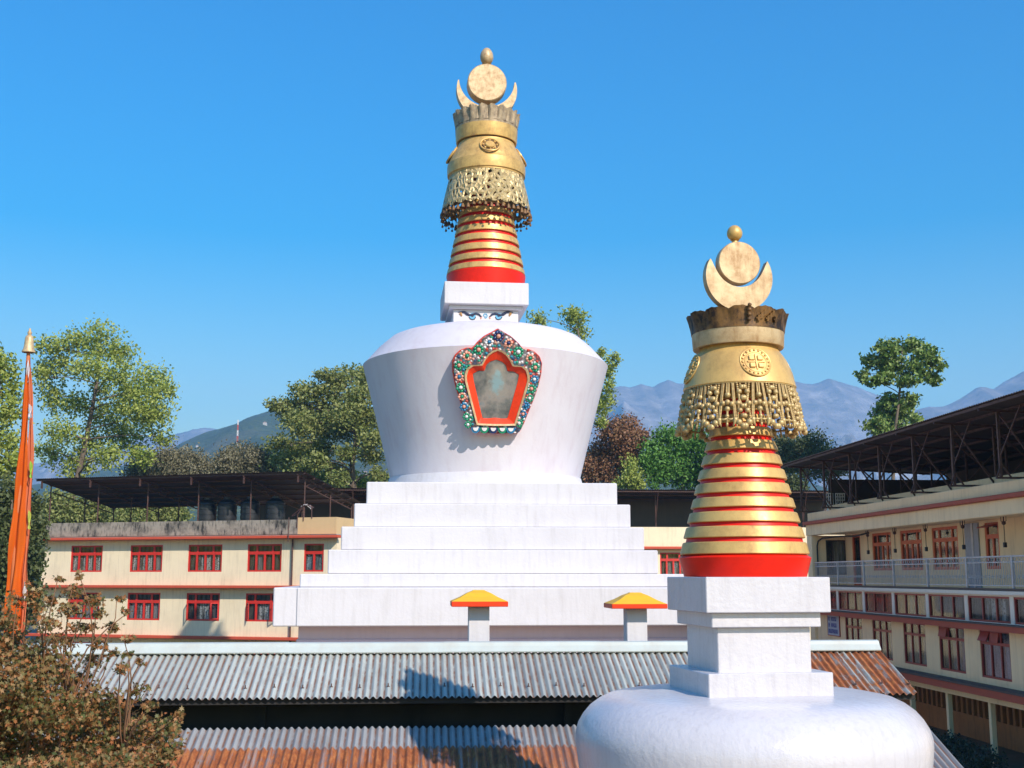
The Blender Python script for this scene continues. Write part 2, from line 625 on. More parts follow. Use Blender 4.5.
def lace_mat():
    m, nt, bs = new_mat('pierced_gold_sheet')
    v = coords(nt, (1, 1, 0.8))
    vo = nt.nodes.new('ShaderNodeTexVoronoi'); vo.feature = 'DISTANCE_TO_EDGE'; vo.inputs['Scale'].default_value = 4.4
    w = nt.nodes.new('ShaderNodeTexNoise'); w.inputs['Scale'].default_value = 5.0
    nt.links.new(v, w.inputs['Vector'])
    vv = mixc(nt, 0.10, v, w.outputs['Color'], 'ADD')
    nt.links.new(vv, vo.inputs['Vector'])
    a = noise(nt, v, 6, 4)
    nt.links.new(mixc(nt, maprange(nt, a, 0.4, 0.75), (0.66, 0.49, 0.23), (0.42, 0.29, 0.12)), bs.inputs['Base Color'])
    bs.inputs['Metallic'].default_value = 0.35
    bs.inputs['Roughness'].default_value = 0.45
    hole = math_n(nt, 'GREATER_THAN', vo.outputs['Distance'], 0.29)
    # solid rims at the top and at the scalloped hem
    bump(nt, bs, maprange(nt, vo.outputs['Distance'], 0.0, 0.29, 1, 0), 0.9, 0.06)
    tr = nt.nodes.new('ShaderNodeBsdfTransparent')
    mx = nt.nodes.new('ShaderNodeMixShader')
    nt.links.new(hole, mx.inputs[0])
    nt.links.new(bs.outputs[0], mx.inputs[1]); nt.links.new(tr.outputs[0], mx.inputs[2])
    nt.links.new(mx.outputs[0], nt.nodes['Material Output'].inputs['Surface'])
    return m


def ornate_mat():
    m, nt, bs = new_mat('carved_painted_frame')
    v = coords(nt)
    vo = nt.nodes.new('ShaderNodeTexVoronoi'); vo.inputs['Scale'].default_value = 8.5
    nt.links.new(v, vo.inputs['Vector'])
    sep = nt.nodes.new('ShaderNodeSeparateColor'); nt.links.new(vo.outputs['Color'], sep.inputs[0])
    r = ramp(nt, [(0.0, (0.55, 0.06, 0.03)), (0.17, (0.75, 0.68, 0.66)), (0.36, (0.02, 0.07, 0.16)), (0.45, (0.80, 0.72, 0.70)), (0.58, (0.02, 0.30, 0.18)), (0.80, (0.62, 0.30, 0.22)), (0.90, (0.03, 0.26, 0.34))], 'CONSTANT')
    nt.links.new(sep.outputs[0], r.inputs[0])
    ed = maprange(nt, vo.outputs['Distance'], 0.35, 0.6, 0, 0.85)
    nt.links.new(mixc(nt, ed, r.outputs[0], (0.05, 0.03, 0.04)), bs.inputs['Base Color'])
    bs.inputs['Roughness'].default_value = 0.45
    bump(nt, bs, maprange(nt, vo.outputs['Distance'], 0, 0.5, 1, 0), 1.0, 0.06)
    return m


M['lace'] = lace_mat()
M['ornate'] = ornate_mat()
M['gem_green'] = plain('green_enamel', (0.01, 0.24, 0.12), 0.3, 0, 0.2)
M['gem_blue'] = plain('blue_enamel', (0.02, 0.17, 0.33), 0.3, 0, 0.2)
M['gem_navy'] = plain('navy_enamel', (0.015, 0.03, 0.12), 0.3, 0, 0.2)
M['gem_pink'] = plain('salmon_enamel', (0.70, 0.30, 0.20), 0.3, 0, 0.2)
M['gem_white'] = plain('white_enamel', (0.75, 0.70, 0.68), 0.4, 0, 0.1)
M['ink'] = plain('black_ink_paint', (0.02, 0.03, 0.07), 0.6, 0, 0.1)
M['iris'] = plain('blue_iris_paint', (0.10, 0.36, 0.55), 0.5, 0, 0.15)
M['ochre'] = plain('brown_brow_paint', (0.42, 0.22, 0.08), 0.6, 0, 0.15)


def image_mat():
    """faded painted deity image behind dusty glass: only soft patches are left"""
    m, nt, bs = new_mat('faded_painting')
    v = coords(nt)
    a = noise(nt, v, 1.6, 5, 0.65)
    b = noise(nt, v, 4.5, 4, 0.6)
    c1 = ramp(nt, [(0.3, (0.055, 0.06, 0.06)), (0.5, (0.13, 0.135, 0.12)), (0.62, (0.24, 0.21, 0.18)), (0.75, (0.10, 0.17, 0.19))])
    nt.links.new(a, c1.inputs[0])
    c = mixc(nt, maprange(nt, b, 0.45, 0.7, 0, 0.4), c1.outputs[0], (0.30, 0.27, 0.235))
    # a pale blue seated figure with a beige halo, nearly lost under the dust
    for (dx, dz, sx, sz_, col, amt) in ((0, 0.28, 0.42, 0.46, (0.36, 0.31, 0.24), 0.55), (0, -0.28, 0.55, 0.40, (0.30, 0.27, 0.22), 0.5), (0, -0.02, 0.27, 0.42, (0.20, 0.34, 0.36), 0.75), (0, 0.36, 0.13, 0.15, (0.24, 0.37, 0.38), 0.7)):
        mp = nt.nodes.new('ShaderNodeMapping'); tc = nt.nodes.new('ShaderNodeTexCoord')
        nt.links.new(tc.outputs['Object'], mp.inputs['Vector'])
        mp.vector_type = 'POINT'
        mp.inputs['Location'].default_value = (-(PCX + dx) / sx, 0, -(PCZ + dz) / sz_)
        mp.inputs['Scale'].default_value = (1 / sx, 0.0, 1 / sz_)
        ln = nt.nodes.new('ShaderNodeVectorMath'); ln.operation = 'LENGTH'
        nt.links.new(mp.outputs[0], ln.inputs[0])
        d = math_n(nt, 'ADD', ln.outputs['Value'], math_n(nt, 'MULTIPLY', math_n(nt, 'ADD', b, -0.5), 1.6))
        c = mixc(nt, maprange(nt, d, 1.05, 0.5, 0, amt), c, col)
    nt.links.new(c, bs.inputs['Base Color'])
    bs.inputs['Roughness'].default_value = 0.35
    return m



# ------------------------------------------------------------------ the big stupa
YB = 48.5
XB = at_y(485.5, 400, YB).x
XT = at_y(492.7, 492, YB - 4.55).x           # tiers: centre read off their front faces
stupa = thing('stupa', 'huge white stupa with stepped base, flared dome, painted eyes and tall gold ringed spire', 'stupa', (XB, YB, 0))
AX = Vector((XB, YB, 0))


def zr(py, rpx, Y=YB, px=486, back=0.0):
    """z and radius for a silhouette point rpx from the axis at picture row py"""
    p = at_y(px, py, Y)
    return rpx * (p - CAM).dot(FWD) / FPX, p.z


# tiers -------------------------------------------------------------
def tier_w(pl, pr, py):
    w = 8.0
    for _ in range(20):
        Yf = YB - w / 2
        w = at_y(pr, py, Yf).x - at_y(pl, py, Yf).x
    return w


tiers = [(367.4, 618, 482.5), (355.4, 631.7, 504), (343, 646, 527), (331, 661, 550), (304, 692, 574), (279, 721, 587.5)]
tz = []
for (pl, pr, pt) in tiers:
    w = tier_w(pl, pr, pt + 8)
    tz.append((w, at_y(490, pt, YB - w / 2).z))
zb1 = at_y(490, 626, YB - tz[-1][0] / 2).z
for i, (w, zt) in enumerate(tz):
    zb = tz[i + 1][1] if i + 1 < len(tz) else zb1
    mb = MB()
    h = w / 2
    lip = 0.0
    mb.bevbox((XT - h, YB - h, zb), (XT + h, YB + h, zt), 0.035)
    if i == 5:
        w2 = tz[4][0] / 2
        mb.bevbox((XT - w2, YB - h - 0.05, zb + 0.003), (XT + w2, YB - h + 0.5, zt - 0.004), 0.03)
    mb.build('step', M['white'], stupa)
w5 = tz[4][0] / 2
mb = MB(); mb.bevbox((XT - w5, YB - w5, 0), (XT + w5, YB + w5, zb1), 0.03)
zpl = at_y(490, 639, YB - w5).z
mb.bevbox((XT - w5 - 0.06, YB - w5 - 0.06, zpl - 0.25), (XT + w5 + 0.06, YB + w5 + 0.06, zpl + 0.02), 0.03)
mb.build('plinth', M['mauve'], stupa)
# foot ring and dome --------------------------------------------------
z6 = tz[0][1]
r0, zd0 = zr(480.5, 94.5)
r1, zrim = zr(368.3, 121.8)
r2, zpl2 = zr(340, 92)
r3, z3s = zr(352, 106.5)
r4, zpl2 = zr(336.5, 76)
_, zcor = zr(340.5, 92)
mb = MB()
mb.lathe([(0.01, z6), (r0 + 0.18, z6), (r0 + 0.17, z6 + 0.05), (r0 + 0.05, zd0 + 0.03), (r0 - 0.2, zd0 + 0.06)], AX, 96)
mb.build('foot_ring', M['white'], stupa, True, angle=40)
mb = MB()
mb.lathe([(r0, zd0 - 0.1), (r0, zd0), (r0 + (r1 - r0) * 0.33, zd0 + (zrim - zd0) * 0.345), (r0 + (r1 - r0) * 0.66, zd0 + (zrim - zd0) * 0.675),
          (r1 - 0.03, zrim - 0.10), (r1, zrim), (r1 - 0.06, zrim + 0.05), (r3, z3s), (r2 + 0.12, zcor - 0.07), (r2 - 0.12, zcor + 0.03), (r4, zpl2), (1.0, zpl2 + 0.03), (0.01, zpl2 + 0.03)], AX, 128)
dome = mb.build('dome', M['dome_white'], stupa, True, angle=25)

# harmika ------------------------------------------------------------
def hw(pl, pr, py): return tier_w(pl, pr, py) / 2


hs = hw(443.5, 528, 290); hm = hw(448.8, 522.8, 306); hb = hw(453.2, 518.4, 315)
zs1 = at_y(486, 282, YB - hs).z; zs0 = at_y(486, 304.3, YB - hs).z
zm0 = at_y(486, 309, YB - hm).z
MZ = Matrix.Translation(AX + Vector((-0.11, 0, 0))) @ Matrix.Rotation(R(2.0), 4, 'Z')
mb = MB(); mb.bevbox((-hs, -hs, zs0), (hs, hs, zs1), 0.03, MZ)
harm = mb.build('harmika', M['white'], stupa)
mb = MB(); mb.bevbox((-hm, -hm, zm0), (hm, hm, zs0 - 0.002), 0.02, MZ); mb.build('moulding', M['white'], harm)
mb = MB(); mb.bevbox((-hb, -hb, zpl2 - 0.3), (hb, hb, zm0 - 0.002), 0.02, MZ); mb.build('neck_block', M['white'], harm)
# painted eyes: thin relief on the front of the neck block
FY = -hb - 0.004


def face_pt(zx, zy):
    """point of the neck block's front read in the x11.38 enlargement of the photo"""
    px, py = 440 + zx / 11.38, 275 + zy / 11.38
    n = (MZ.to_3x3() @ Vector((0, -1, 0)))
    return on_plane(px, py, MZ @ Vector((0, FY, 0)), n)


def paint_line(mb, pts, r):
    q = [face_pt(*p) for p in pts]
    out = []
    for a, b in zip(q, q[1:]):
        for t in (0, 0.5): out.append(a.lerp(b, t))
    out.append(q[-1])
    mb.tube(out, r if not isinstance(r, list) else [r[min(len(r) - 1, i * len(r) // len(out))] for i in range(len(out))], 6)


for s in (0, 1):
    fl = (lambda x: x) if s == 0 else (lambda x: 1036 - x)
    e = MB()
    paint_line(e, [(fl(205), 425), (fl(240), 419), (fl(280), 424), (fl(320), 450), (fl(345), 458), (fl(375), 450), (fl(410), 440), (fl(445), 450), (fl(472), 480)], [0.02, 0.05, 0.06, 0.05, 0.05, 0.05, 0.045, 0.035])
    eye = e.build('painted_eye', M['ink'], harm)
    q = face_pt(fl(368), 470)
    Mq = Matrix.Translation(q) @ MZ.to_3x3().to_4x4()
    e = MB(); disc_on(e, Mq, 0.135, -0.012, 0.02, 24); e.build('iris', M['iris'], eye)
    e = MB(); disc_on(e, Mq @ Matrix.Translation((0, 0, 0.03)), 0.06, -0.02, 0.02, 20); e.build('pupil', M['ink'], eye)
    e = MB(); paint_line(e, [(fl(330), 478), (fl(345), 500), (fl(370), 508), (fl(395), 500), (fl(405), 478)], 0.022); e.build('lower_lid', M['ink'], eye)
    e = MB(); paint_line(e, [(fl(230), 432), (fl(240), 450), (fl(248), 470)], [0.06, 0.045, 0.02]); e.build('brow_stroke', M['ochre'], eye)
    e = MB(); paint_line(e, [(fl(462), 470), (fl(472), 488), (fl(462), 497)], 0.03); e.build('tear_corner', M['gem_pink'], eye)
e = MB(); paint_line(e, [(500, 470), (495, 455), (508, 443), (528, 445), (538, 462), (530, 485), (514, 490), (510, 475), (518, 465)], 0.022)
e.build('nose_curl', M['iris'], harm)

# shrine window (medallion) -----------------------------------------
S = 43.3 / FPX * 1.004 / 6.4
half_o = [(365, 52), (402, 74), (450, 100), (500, 145), (528, 180), (560, 178), (602, 194), (636, 225), (653, 270), (650, 335), (632, 420), (605, 505), (572, 590), (546, 660), (522, 712), (505, 726), (440, 728), (365, 730)]
outer = half_o + [(730 - x, y) for (x, y) in reversed(half_o[1:-1])]
half_g = [(362, 180), (395, 193), (425, 215), (447, 245), (468, 285), (500, 287), (532, 288), (562, 312), (575, 350), (574, 385), (556, 450), (524, 560), (490, 677), (430, 679), (362, 680)]
gold_o = half_g + [(724 - x, y) for (x, y) in reversed(half_g[1:-1])]


def inset(pts, k, cx=362, cy=440, kz=None):
    kz = kz or k
    return [(cx + (x - cx) * k, cy + (y - cy) * kz) for (x, y) in pts]


half_w = [(356, 250), (395, 263), (420, 285), (432, 325), (470, 324), (508, 346), (500, 395), (480, 470), (458, 560), (438, 634), (400, 636), (356, 630)]
glass_o = half_w + [(712 - x, y) for (x, y) in reversed(half_w[1:-1])]


def to_local(p): return ((p[0] - 365) * S, -(p[1] - 400) * S)


NR = 132
oL = resample([to_local(p) for p in outer], NR)
gL = resample([to_local(p) for p in gold_o], NR)
g2L = resample([to_local(p) for p in inset(gold_o, 0.93, kz=0.955)], NR)
wL = resample([to_local(p) for p in glass_o], NR)
pm = at_y(497, 382.5, 43.74)
MM = Matrix.Translation(pm) @ Matrix.Rotation(R(2.5), 4, 'Z') @ Matrix.Rotation(R(11.5), 4, 'X')
PCX, PCZ = pm.x - XB, pm.z
M['painting'] = image_mat()
mb = MB(); strip_solid(mb, oL, gL, -0.16, 0.42, MM, -0.20)
niche = mb.build('niche_frame', M['ornate'], stupa)
mb = MB()
o2 = [Vector((p.x * 1.02, p.y * 1.012)) for p in oL]
strip_solid(mb, o2, [p * 0.97 for p in oL], -0.03, 0.40, MM)
mb.build('frame_edge', M['orange_red'], niche)
mb = MB(); strip_solid(mb, gL, g2L, -0.25, 0.2, MM, -0.23); mb.build('gold_trim', M['gold_pale'], niche)
mb = MB(); strip_solid(mb, g2L, wL, -0.20, 0.2, MM, -0.05); mb.build('red_reveal', M['orange_red'], niche)
mb = MB(); mb.prism([tuple(p) for p in resample([to_local(p) for p in glass_o], 60)], -0.03, 0.06, MM); mb.build('painted_panel', M['painting'], niche)
gems = [(365, 98, 'pink', 'navy', 1.25), (305, 137, 'blue', 'white', 1), (432, 141, 'navy', 'pink', 1), (237, 188, 'pink', 'green', 1.2), (497, 197, 'white', 'green', 1.25), (163, 230, 'green', 'pink', 1.1), (575, 236, 'green', 'pink', 1),
        (112, 292, 'pink', 'green', 1.05), (610, 296, 'pink', 'green', 1.05), (115, 366, 'blue', 'pink', 1), (606, 374, 'white', 'blue', 1), (126, 436, 'white', 'green', 1.1), (588, 436, 'pink', 'green', 1.1), (136, 494, 'green', 'pink', 0.95),
        (578, 498, 'white', 'green', 0.9), (150, 560, 'pink', 'blue', 1), (553, 546, 'blue', 'blue', 1), (168, 624, 'white', 'green', 0.9), (537, 602, 'pink', 'blue', 0.9), (178, 676, 'white', 'green', 0.85), (512, 662, 'white', 'green', 0.95)]
for (x, y, c1, c2, k) in gems:
    p = to_local((x, y))
    mb = MB()
    for q in range(8):
        a = 2 * PI * q / 8
        mb.ball(MM @ Vector((p[0] + 0.118 * k * math.cos(a + k), -0.178, p[1] + 0.118 * k * math.sin(a + k))), (0.052 + 0.012 * (q % 2)) * k, 1, (1, 0.45, 1))
    pet = mb.build('petal_rosette', M['gem_' + c2], niche, True)
    MB().ball(MM @ Vector((p[0], -0.19, p[1])), 0.068 * k, 2).build('boss', M['gem_' + c1], pet, True)
for i, (x, c) in enumerate([(228, 'blue'), (285, 'green'), (343, 'navy'), (402, 'green'), (458, 'blue')]):
    p = to_local((x, 694))
    mb = MB()
    outl = [(p[0] + 0.165 * math.cos(a), p[1] + 0.165 * math.sin(a) * 1.25) for a in [PI + PI * t / 12 for t in range(13)]]
    mb.prism(outl, -0.24, -0.1, MM)
    pt = mb.build('lotus_petal', M['gem_' + c], niche)
    outl = [(p[0] + 0.10 * math.cos(a), p[1] + 0.10 * math.sin(a) * 1.25) for a in [PI + PI * t / 12 for t in range(13)]]
    MB().prism(outl, -0.27, -0.235, MM).build('petal_centre', M['gem_white'], pt)


# spire ---------------------------------------------------------------
def ring_set(parent, AXv, rows, gh, core_d, n=72, local=False, smooth=True):
    """rows: (z_bottom, r_bottom, z_top, r_top)"""
    for (zb, rb, zt, rt) in rows:
        h = zt - zb
        mb = MB(); ri = rt - core_d * 1.6
        mb.lathe([(ri, zb), (rb - core_d * 0.25, zb), (rb, zb + h * 0.07), (rt + (rb - rt) * 0.1, zt - h * 0.07), (rt - core_d * 0.25, zt), (ri, zt)], AXv, n, True)
        mb.build('gold_ring', M['gold'], parent, True, local, angle=35)


bots = [276.6, 267.3, 257.6, 247.6, 237.7, 228.1, 218.8, 209.8, 201.0, 192.4, 184.0]
rows = []
for i, y in enumerate(bots):
    rb = 39.4 - (276.6 - y) * 0.205
    yt = (bots[i + 1] + 3.4) if i + 1 < len(bots) else y - 6
    rt = 39.4 - (276.6 - yt) * 0.205
    a, z0 = zr(y, rb); b, z1 = zr(yt, rt)
    rows.append((z0, a, z1, b))
rb0, zz0 = zr(281.5, 38.0); rb1, zz1 = zr(277.6, 39.6)
mb = MB()
core = [(0.01, zs1 - 0.01), (rb0, zs1), (rb1, zz1), (rb1 - 0.06, zz1 + 0.08)]
for (z0, a, z1, b) in rows:
    core += [(a - 0.09, z0 - 0.02), (b - 0.09, z1 + 0.02)]
core.append((0.01, rows[-1][2] + 0.3))
mb.lathe(core, AX, 72)
spire = mb.build('spire_core', M['red'], stupa, True, angle=30)
ring_set(spire, AX, rows, 0, 0.09)

# hood: pierced skirt, bell, collar, crown
rt, zt = zr(178.5, 36.8); rbm, zbm = zr(211.5, 44.2)
nsk = 192


def skirt_fn(nsc, z_b, amp):
    def fn(r, z, a):
        if z < z_b + 0.02: return r, z - amp * abs(math.sin(nsc * a / 2))
        return r, z
    return fn


mb = MB()
pr = []
for i in range(9):
    t = i / 8
    pr.append((rbm + (rt - rbm) * (t ** 1.15), zbm + (zt - zbm) * t))
mb.lathe(pr, AX, nsk, fn=skirt_fn(24, zbm, 0.10))
skirt = mb.build('pierced_skirt', M['lace'], stupa, True, nofix=True)
mb = MB(); mb.lathe([(rt - 0.05, zt - 0.08), (rt + 0.03, zt - 0.06), (rt + 0.03, zt + 0.03), (rt - 0.05, zt + 0.03)], AX, 96, True); mb.build('skirt_rim', M['gold'], skirt, True, angle=40)
t0 = None
for k in range(48):
    a = 2 * PI * (k + 0.5) / 48
    p = AX + Vector((rbm * math.cos(a), rbm * math.sin(a), zbm - 0.02))
    if t0 is None:
        mb = MB()
        mb.tube([(0, 0, 0.04), (0, 0, -0.16)], 0.013, 5)
        mb.lathe([(0.005, -0.12), (0.05, -0.16), (0.075, -0.24), (0.09, -0.32), (0.01, -0.33)], (0, 0, 0), 10)
        mb.tube([(0, 0, -0.32), (0, 0, -0.44)], 0.011, 4)
        mb.ball((0, 0, -0.47), 0.055, 1)
        t0 = mb.build('hanging_bell', M['gold_old'], skirt, local=True); b = t0
    else:
        b = t0.copy(); link_part(b, skirt)
    b.location = p - AX
    b.scale = (1, 1, 0.7 + 0.6 * rnd.random())
bell = [(178.9, 37.6), (178.0, 38.8), (173.0, 39.2), (167.5, 38.9), (166.3, 37.9), (163.5, 37.2), (158, 34.6), (153, 31.2), (148.5, 28.8), (146, 28.2)]
pts = [zr(y, r) for (y, r) in bell]
mb = MB(); mb.lathe([(pts[0][0] - 0.5, pts[0][1] + 0.02)] + pts + [(0.01, pts[-1][1] + 0.02)], AX, 96)
bl = mb.build('bell_hood', M['gold'], stupa, True, angle=35)
pa, pb = zr(153, 31.5), zr(160, 36.2)
slope = math.atan2(pb[0] - pa[0], pa[1] - pb[1])
I4 = Matrix.Identity(4)
for k in range(4):
    args = (AX, R(3.0 + 90 * k), (pa[0] + pb[0]) / 2 + 0.03, (pa[1] + pb[1]) / 2, slope)
    mb = MB(); torus_on(mb, I4, 0.40, 0.04, 32, 8, 0.0); disc_on(mb, I4, 0.20, -0.06, 0.06, 24, 0.03)
    for q in range(8):
        a = 2 * PI * q / 8
        mb.ball(Vector((0.29 * math.cos(a), -0.0, 0.29 * math.sin(a))), 0.055, 1)
    rl = bend_onto(mb, *args).build('wheel_roundel', M['gold'], bl, True, angle=40)
    mb = MB(); torus_on(mb, I4, 0.295, 0.05, 32, 6, 0.045); bend_onto(mb, *args).build('roundel_recess', M['gold_old'], rl, True)
ca, cb2 = zr(144.5, 30.0), zr(132, 31.2)
mb = MB(); mb.lathe([(ca[0] - 0.25, ca[1] - 0.02), (ca[0], ca[1] - 0.02), (ca[0] + 0.02, ca[1] + 0.06), (cb2[0], cb2[1]), (cb2[0] - 0.25, cb2[1] + 0.03)], AX, 96)
mb.build('collar', M['gold'], stupa, True, angle=35)


def crown(parent, AXv, r0, z0, r1, z1, npet, th, amp, local=False, mat='gold_old', bulge=0.03):
    mb = MB()
    rows_ = 7
    prof = []
    for i in range(rows_):
        t = i / (rows_ - 1)
        prof.append((r0 + (r1 - r0) * (0.15 * t + 0.85 * t * t), z0 + (z1 - z0) * t))
    prof_in = [(r - th, z) for (r, z) in reversed(prof)]
    allp = prof + prof_in

    def fn(r, z, a):
        t = (z - z0) / (z1 - z0)
        s_ = abs(math.sin(npet * a / 2))
        lip = bulge * math.sin(npet * a) * t + bulge * 1.4 * (s_ ** 0.5 - 0.7) * min(1, 2 * t)
        wob = 0.25 * bulge * math.sin(npet * 5 * a + 9 * t) * t
        return r + lip + wob, z - (amp * (1 - s_ ** 0.6) + amp * 0.25 * math.sin(npet * 1.7 * a) ** 2) * t * t
    mb.lathe(allp, AXv, npet * 16, True, fn)
    return mb.build('crown', M[mat], parent, True, local, angle=50)


c0, c1 = zr(132, 31.3), zr(115.5, 32.6)
M['gold_pale_old'] = gold_mat('weathered_pale_gold', (0.44, 0.33, 0.20), (0.17, 0.12, 0.075), 0.55, 0.2, 1.0, 4.0)
crown(stupa, AX, c0[0] - 0.02, c0[1] - 0.04, c1[0], c1[1], 20, 0.10, 0.10, False, 'gold_pale_old', 0.05)
mb = MB(); mb.disc(c0[0], c0[1] + 0.1, AX, 64); mb.build('crown_floor', M['gold_old'], stupa)
# crescent, sun disc and finial
kx = (at_y(486, 90, YB) - CAM).dot(FWD) / FPX


def topz(py): return at_y(486, py, YB).z


MT = Matrix.Translation(AX) @ Matrix.Rotation(R(3), 4, 'Z')


def tl(px, py): return ((px - 486.4) * kx, topz(py))


mb = MB(); crescent(mb, tl(486.3, 91.5), 30.2 * kx, tl(486.2, 82.0), 27.8 * kx, tl(457.8, 83.2), tl(514.6, 83.2), -0.22, 0.22, MT)
mb.build('crescent_moon', M['gold_pale'], stupa)
zc = topz(84.7)
mb = MB(); disc_on(mb, MT @ Matrix.Translation((0, 0, zc)), 19.6 * kx, -0.28, 0.28, 64, 0.04)
mb.build('sun_disc', M['gold_pale'], stupa, True, angle=30)
ze0, ze1 = topz(64.6), topz(48)
hgt = ze1 - ze0
mb = MB(); mb.lathe([(0.01, ze0 - 0.12), (0.16, ze0 - 0.1), (0.13, ze0), (0.20, ze0 + 0.03)] + [(6.6 * kx * math.sqrt(1 - (2 * t - 1) ** 2) * (1.12 - 0.24 * t), ze0 + hgt * t) for t in [0.5 - 0.5 * math.cos(PI * i / 16) for i in range(1, 16)]] + [(0.005, ze1)], AX, 32)
mb.build('finial', M['gold_pale'], stupa, True, angle=60)

# ------------------------------------------------------------------ the small stupa in front
YS = 12.6
ps = at_y(745, 577, YS)
SX = ps.x
TH = R(5.5)
small = thing('stupa', 'smaller white stupa in front with glossy round dome and gold spire hung with bead garlands', 'stupa', (SX, YS, 0), TH)
SA = Vector((SX, YS, 0))
RS = Matrix.Rotation(TH, 4, 'Z')
MS = Matrix.Translation(SA) @ RS
O0 = Vector((0, 0, 0))


def sz(py, px=745): return at_y(px, py, YS).z


def szr(py, rpx):
    p = at_y(745, py, YS)
    return rpx * (p - CAM).dot(FWD) / FPX, p.z


def half_for(px_w, z):
    a = 0.5
    for _ in range(30):
        l = project(MS @ Vector((-a, -a, z))); r = project(MS @ Vector((a, -a, z)))
        a *= px_w / (r[0] - l[0])
    return a


def z_front(py, a):
    p = MS @ Vector((0, -a, 0))
    return at_y(project(p)[0], py, p.y).z


a_slab = half_for(124.5, 5.3); a_lip = half_for(109, 5.0); a_mid = half_for(93, 4.8); a_base = half_for(125, 4.4)
z_s1 = z_front(577, a_slab); z_s0 = z_front(612.7, a_slab); z_l0 = z_front(627.3, a_lip); z_m0 = z_front(674, a_mid); z_b1 = z_front(673.2, a_base); z_b0 = z_front(697, a_base)


def sbox(name, a, z0, z1, mat, e=0.008):
    mb = MB(); mb.bevbox((-a, -a, z0), (a, a, z1), e)
    return mb.build(name, mat, small, local=True)


hsm = sbox('harmika', a_slab, z_s0, z_s1, M['white_gloss'])
mb = MB(); mb.bevbox((-a_lip, -a_lip, z_l0), (a_lip, a_lip, z_s0 - 0.001), 0.008); mb.build('moulding', M['white_gloss'], hsm, local=True)
mb = MB(); mb.bevbox((-a_mid, -a_mid, z_b1 - 0.01), (a_mid, a_mid, z_l0 - 0.001), 0.008); mb.build('neck_block', M['white_gloss'], hsm, local=True)
sbox('harmika_base', a_base, z_b0 - 0.12, z_b1, M['white_gloss'])
zt_ = z_b0 + 0.01
prof = [(0.01, zt_), (0.80, zt_ - 0.003), (1.10, zt_ - 0.010), (1.30, zt_ - 0.028), (1.46, zt_ - 0.058), (1.56, zt_ - 0.105), (1.65, zt_ - 0.17), (1.72, zt_ - 0.25), (1.77, zt_ - 0.335), (1.796, zt_ - 0.42), (1.80, zt_ - 0.50), (1.788, zt_ - 0.62), (1.755, zt_ - 0.85), (1.68, zt_ - 1.3), (1.60, zt_ - 1.75)]
mb = MB(); mb.lathe(prof, O0, 128); mb.build('dome', M['white_gloss'], small, True, True)
zq = zt_ - 1.75
for (a, h) in ((1.85, 0.35), (2.1, 0.4), (2.35, 0.5), (2.6, zq - 1.25)):
    mb = MB(); mb.bevbox((-a, -a, max(0, zq - h)), (a, a, zq), 0.02); mb.build('step', M['white'], small, local=True); zq -= h
    if zq <= 0: break
# spire
bl_y = [(554.7, 63.6), (538.6, 59.9), (523.4, 55.8), (509.0, 51.8), (494.8, 48.0), (480.6, 44.2), (466.2, 40.3), (451.8, 36.3), (438.2, 32.4), (425.2, 29.0), (412.8, 26.0), (401.2, 23.4)]
rows = []
for i, (y, r) in enumerate(bl_y):
    if i + 1 < len(bl_y):
        y2, r2_ = bl_y[i + 1]
        yt = y2 + 4.2; rtp = r2_ + 0.9
    else: yt, rtp = y - 8, r - 2
    a, z0 = szr(y, r); b, z1 = szr(yt, rtp)
    rows.append((z0, a, z1, b))
ra, za = szr(576.5, 60.3); rb_, zb_ = szr(558, 65.2)
core = [(0.01, z_s1 - 0.005), (ra, z_s1 + 0.002), (rb_, zb_), (rb_ - 0.015, zb_ + 0.012)]
for (z0, a, z1, b) in rows:
    core += [(a - 0.032, z0 - 0.004), (b - 0.032, z1 + 0.004)]
core.append((0.01, rows[-1][2] + 0.05))
mb = MB(); mb.lathe(core, O0, 96)
sp = mb.build('spire_core', M['red'], small, True, True, angle=30)
ring_set(sp, O0, rows, 0, 0.03, 96, True)
# bell hood
bell = [(390.4, 55.2), (389.6, 55.8), (381, 53.5), (373, 51.0), (366, 47.9), (360, 44.8), (355.5, 41.6), (352, 39.2), (349, 38.4)]
pts = [szr(y, r) for (y, r) in bell]
mb = MB(); mb.lathe([(pts[0][0] - 0.05, pts[0][1] + 0.01)] + pts + [(0.01, pts[-1][1] + 0.01)], O0, 96)
bl = mb.build('bell_hood', M['gold'], small, True, True, angle=40)
pa, pb = szr(361, 45.0), szr(382, 53.8)
slope = math.atan2(pb[0] - pa[0], pa[1] - pb[1])
for k in range(4):
    mb = MB(); torus_on(mb, I4, 0.165, 0.010, 40, 8, 0.0); torus_on(mb, I4, 0.118, 0.006, 40, 6, 0.0); disc_on(mb, I4, 0.155, -0.002, 0.03, 40)
    for q in range(20):
        a = 2 * PI * q / 20
        mb.ball(Vector((0.141 * math.cos(a), -0.004, 0.141 * math.sin(a))), 0.014, 1)
    for (u, w) in ((-1, -1), (1, -1), (1, 1), (-1, 1)):
        mb.bevbox((u * 0.045 - 0.031, -0.020, w * 0.045 - 0.031), (u * 0.045 + 0.031, 0.01, w * 0.045 + 0.031), 0.009, I4)
    for (u, w, p, q) in ((-0.095, -0.009, 0.095, 0.009), (-0.009, -0.095, 0.009, 0.095)):
        mb.bevbox((u, -0.013 - 0.002 * (u < -0.05), w), (p, 0.01, q), 0.004, I4)
    bend_onto(mb, O0, R(-1 + 90 * k), (pa[0] + pb[0]) / 2 + 0.004, (pa[1] + pb[1]) / 2 + 0.01, slope).build('roundel', M['gold'], bl, True, True, angle=35)
ca, cb2 = szr(350.0, 44.8), szr(335, 45.6)
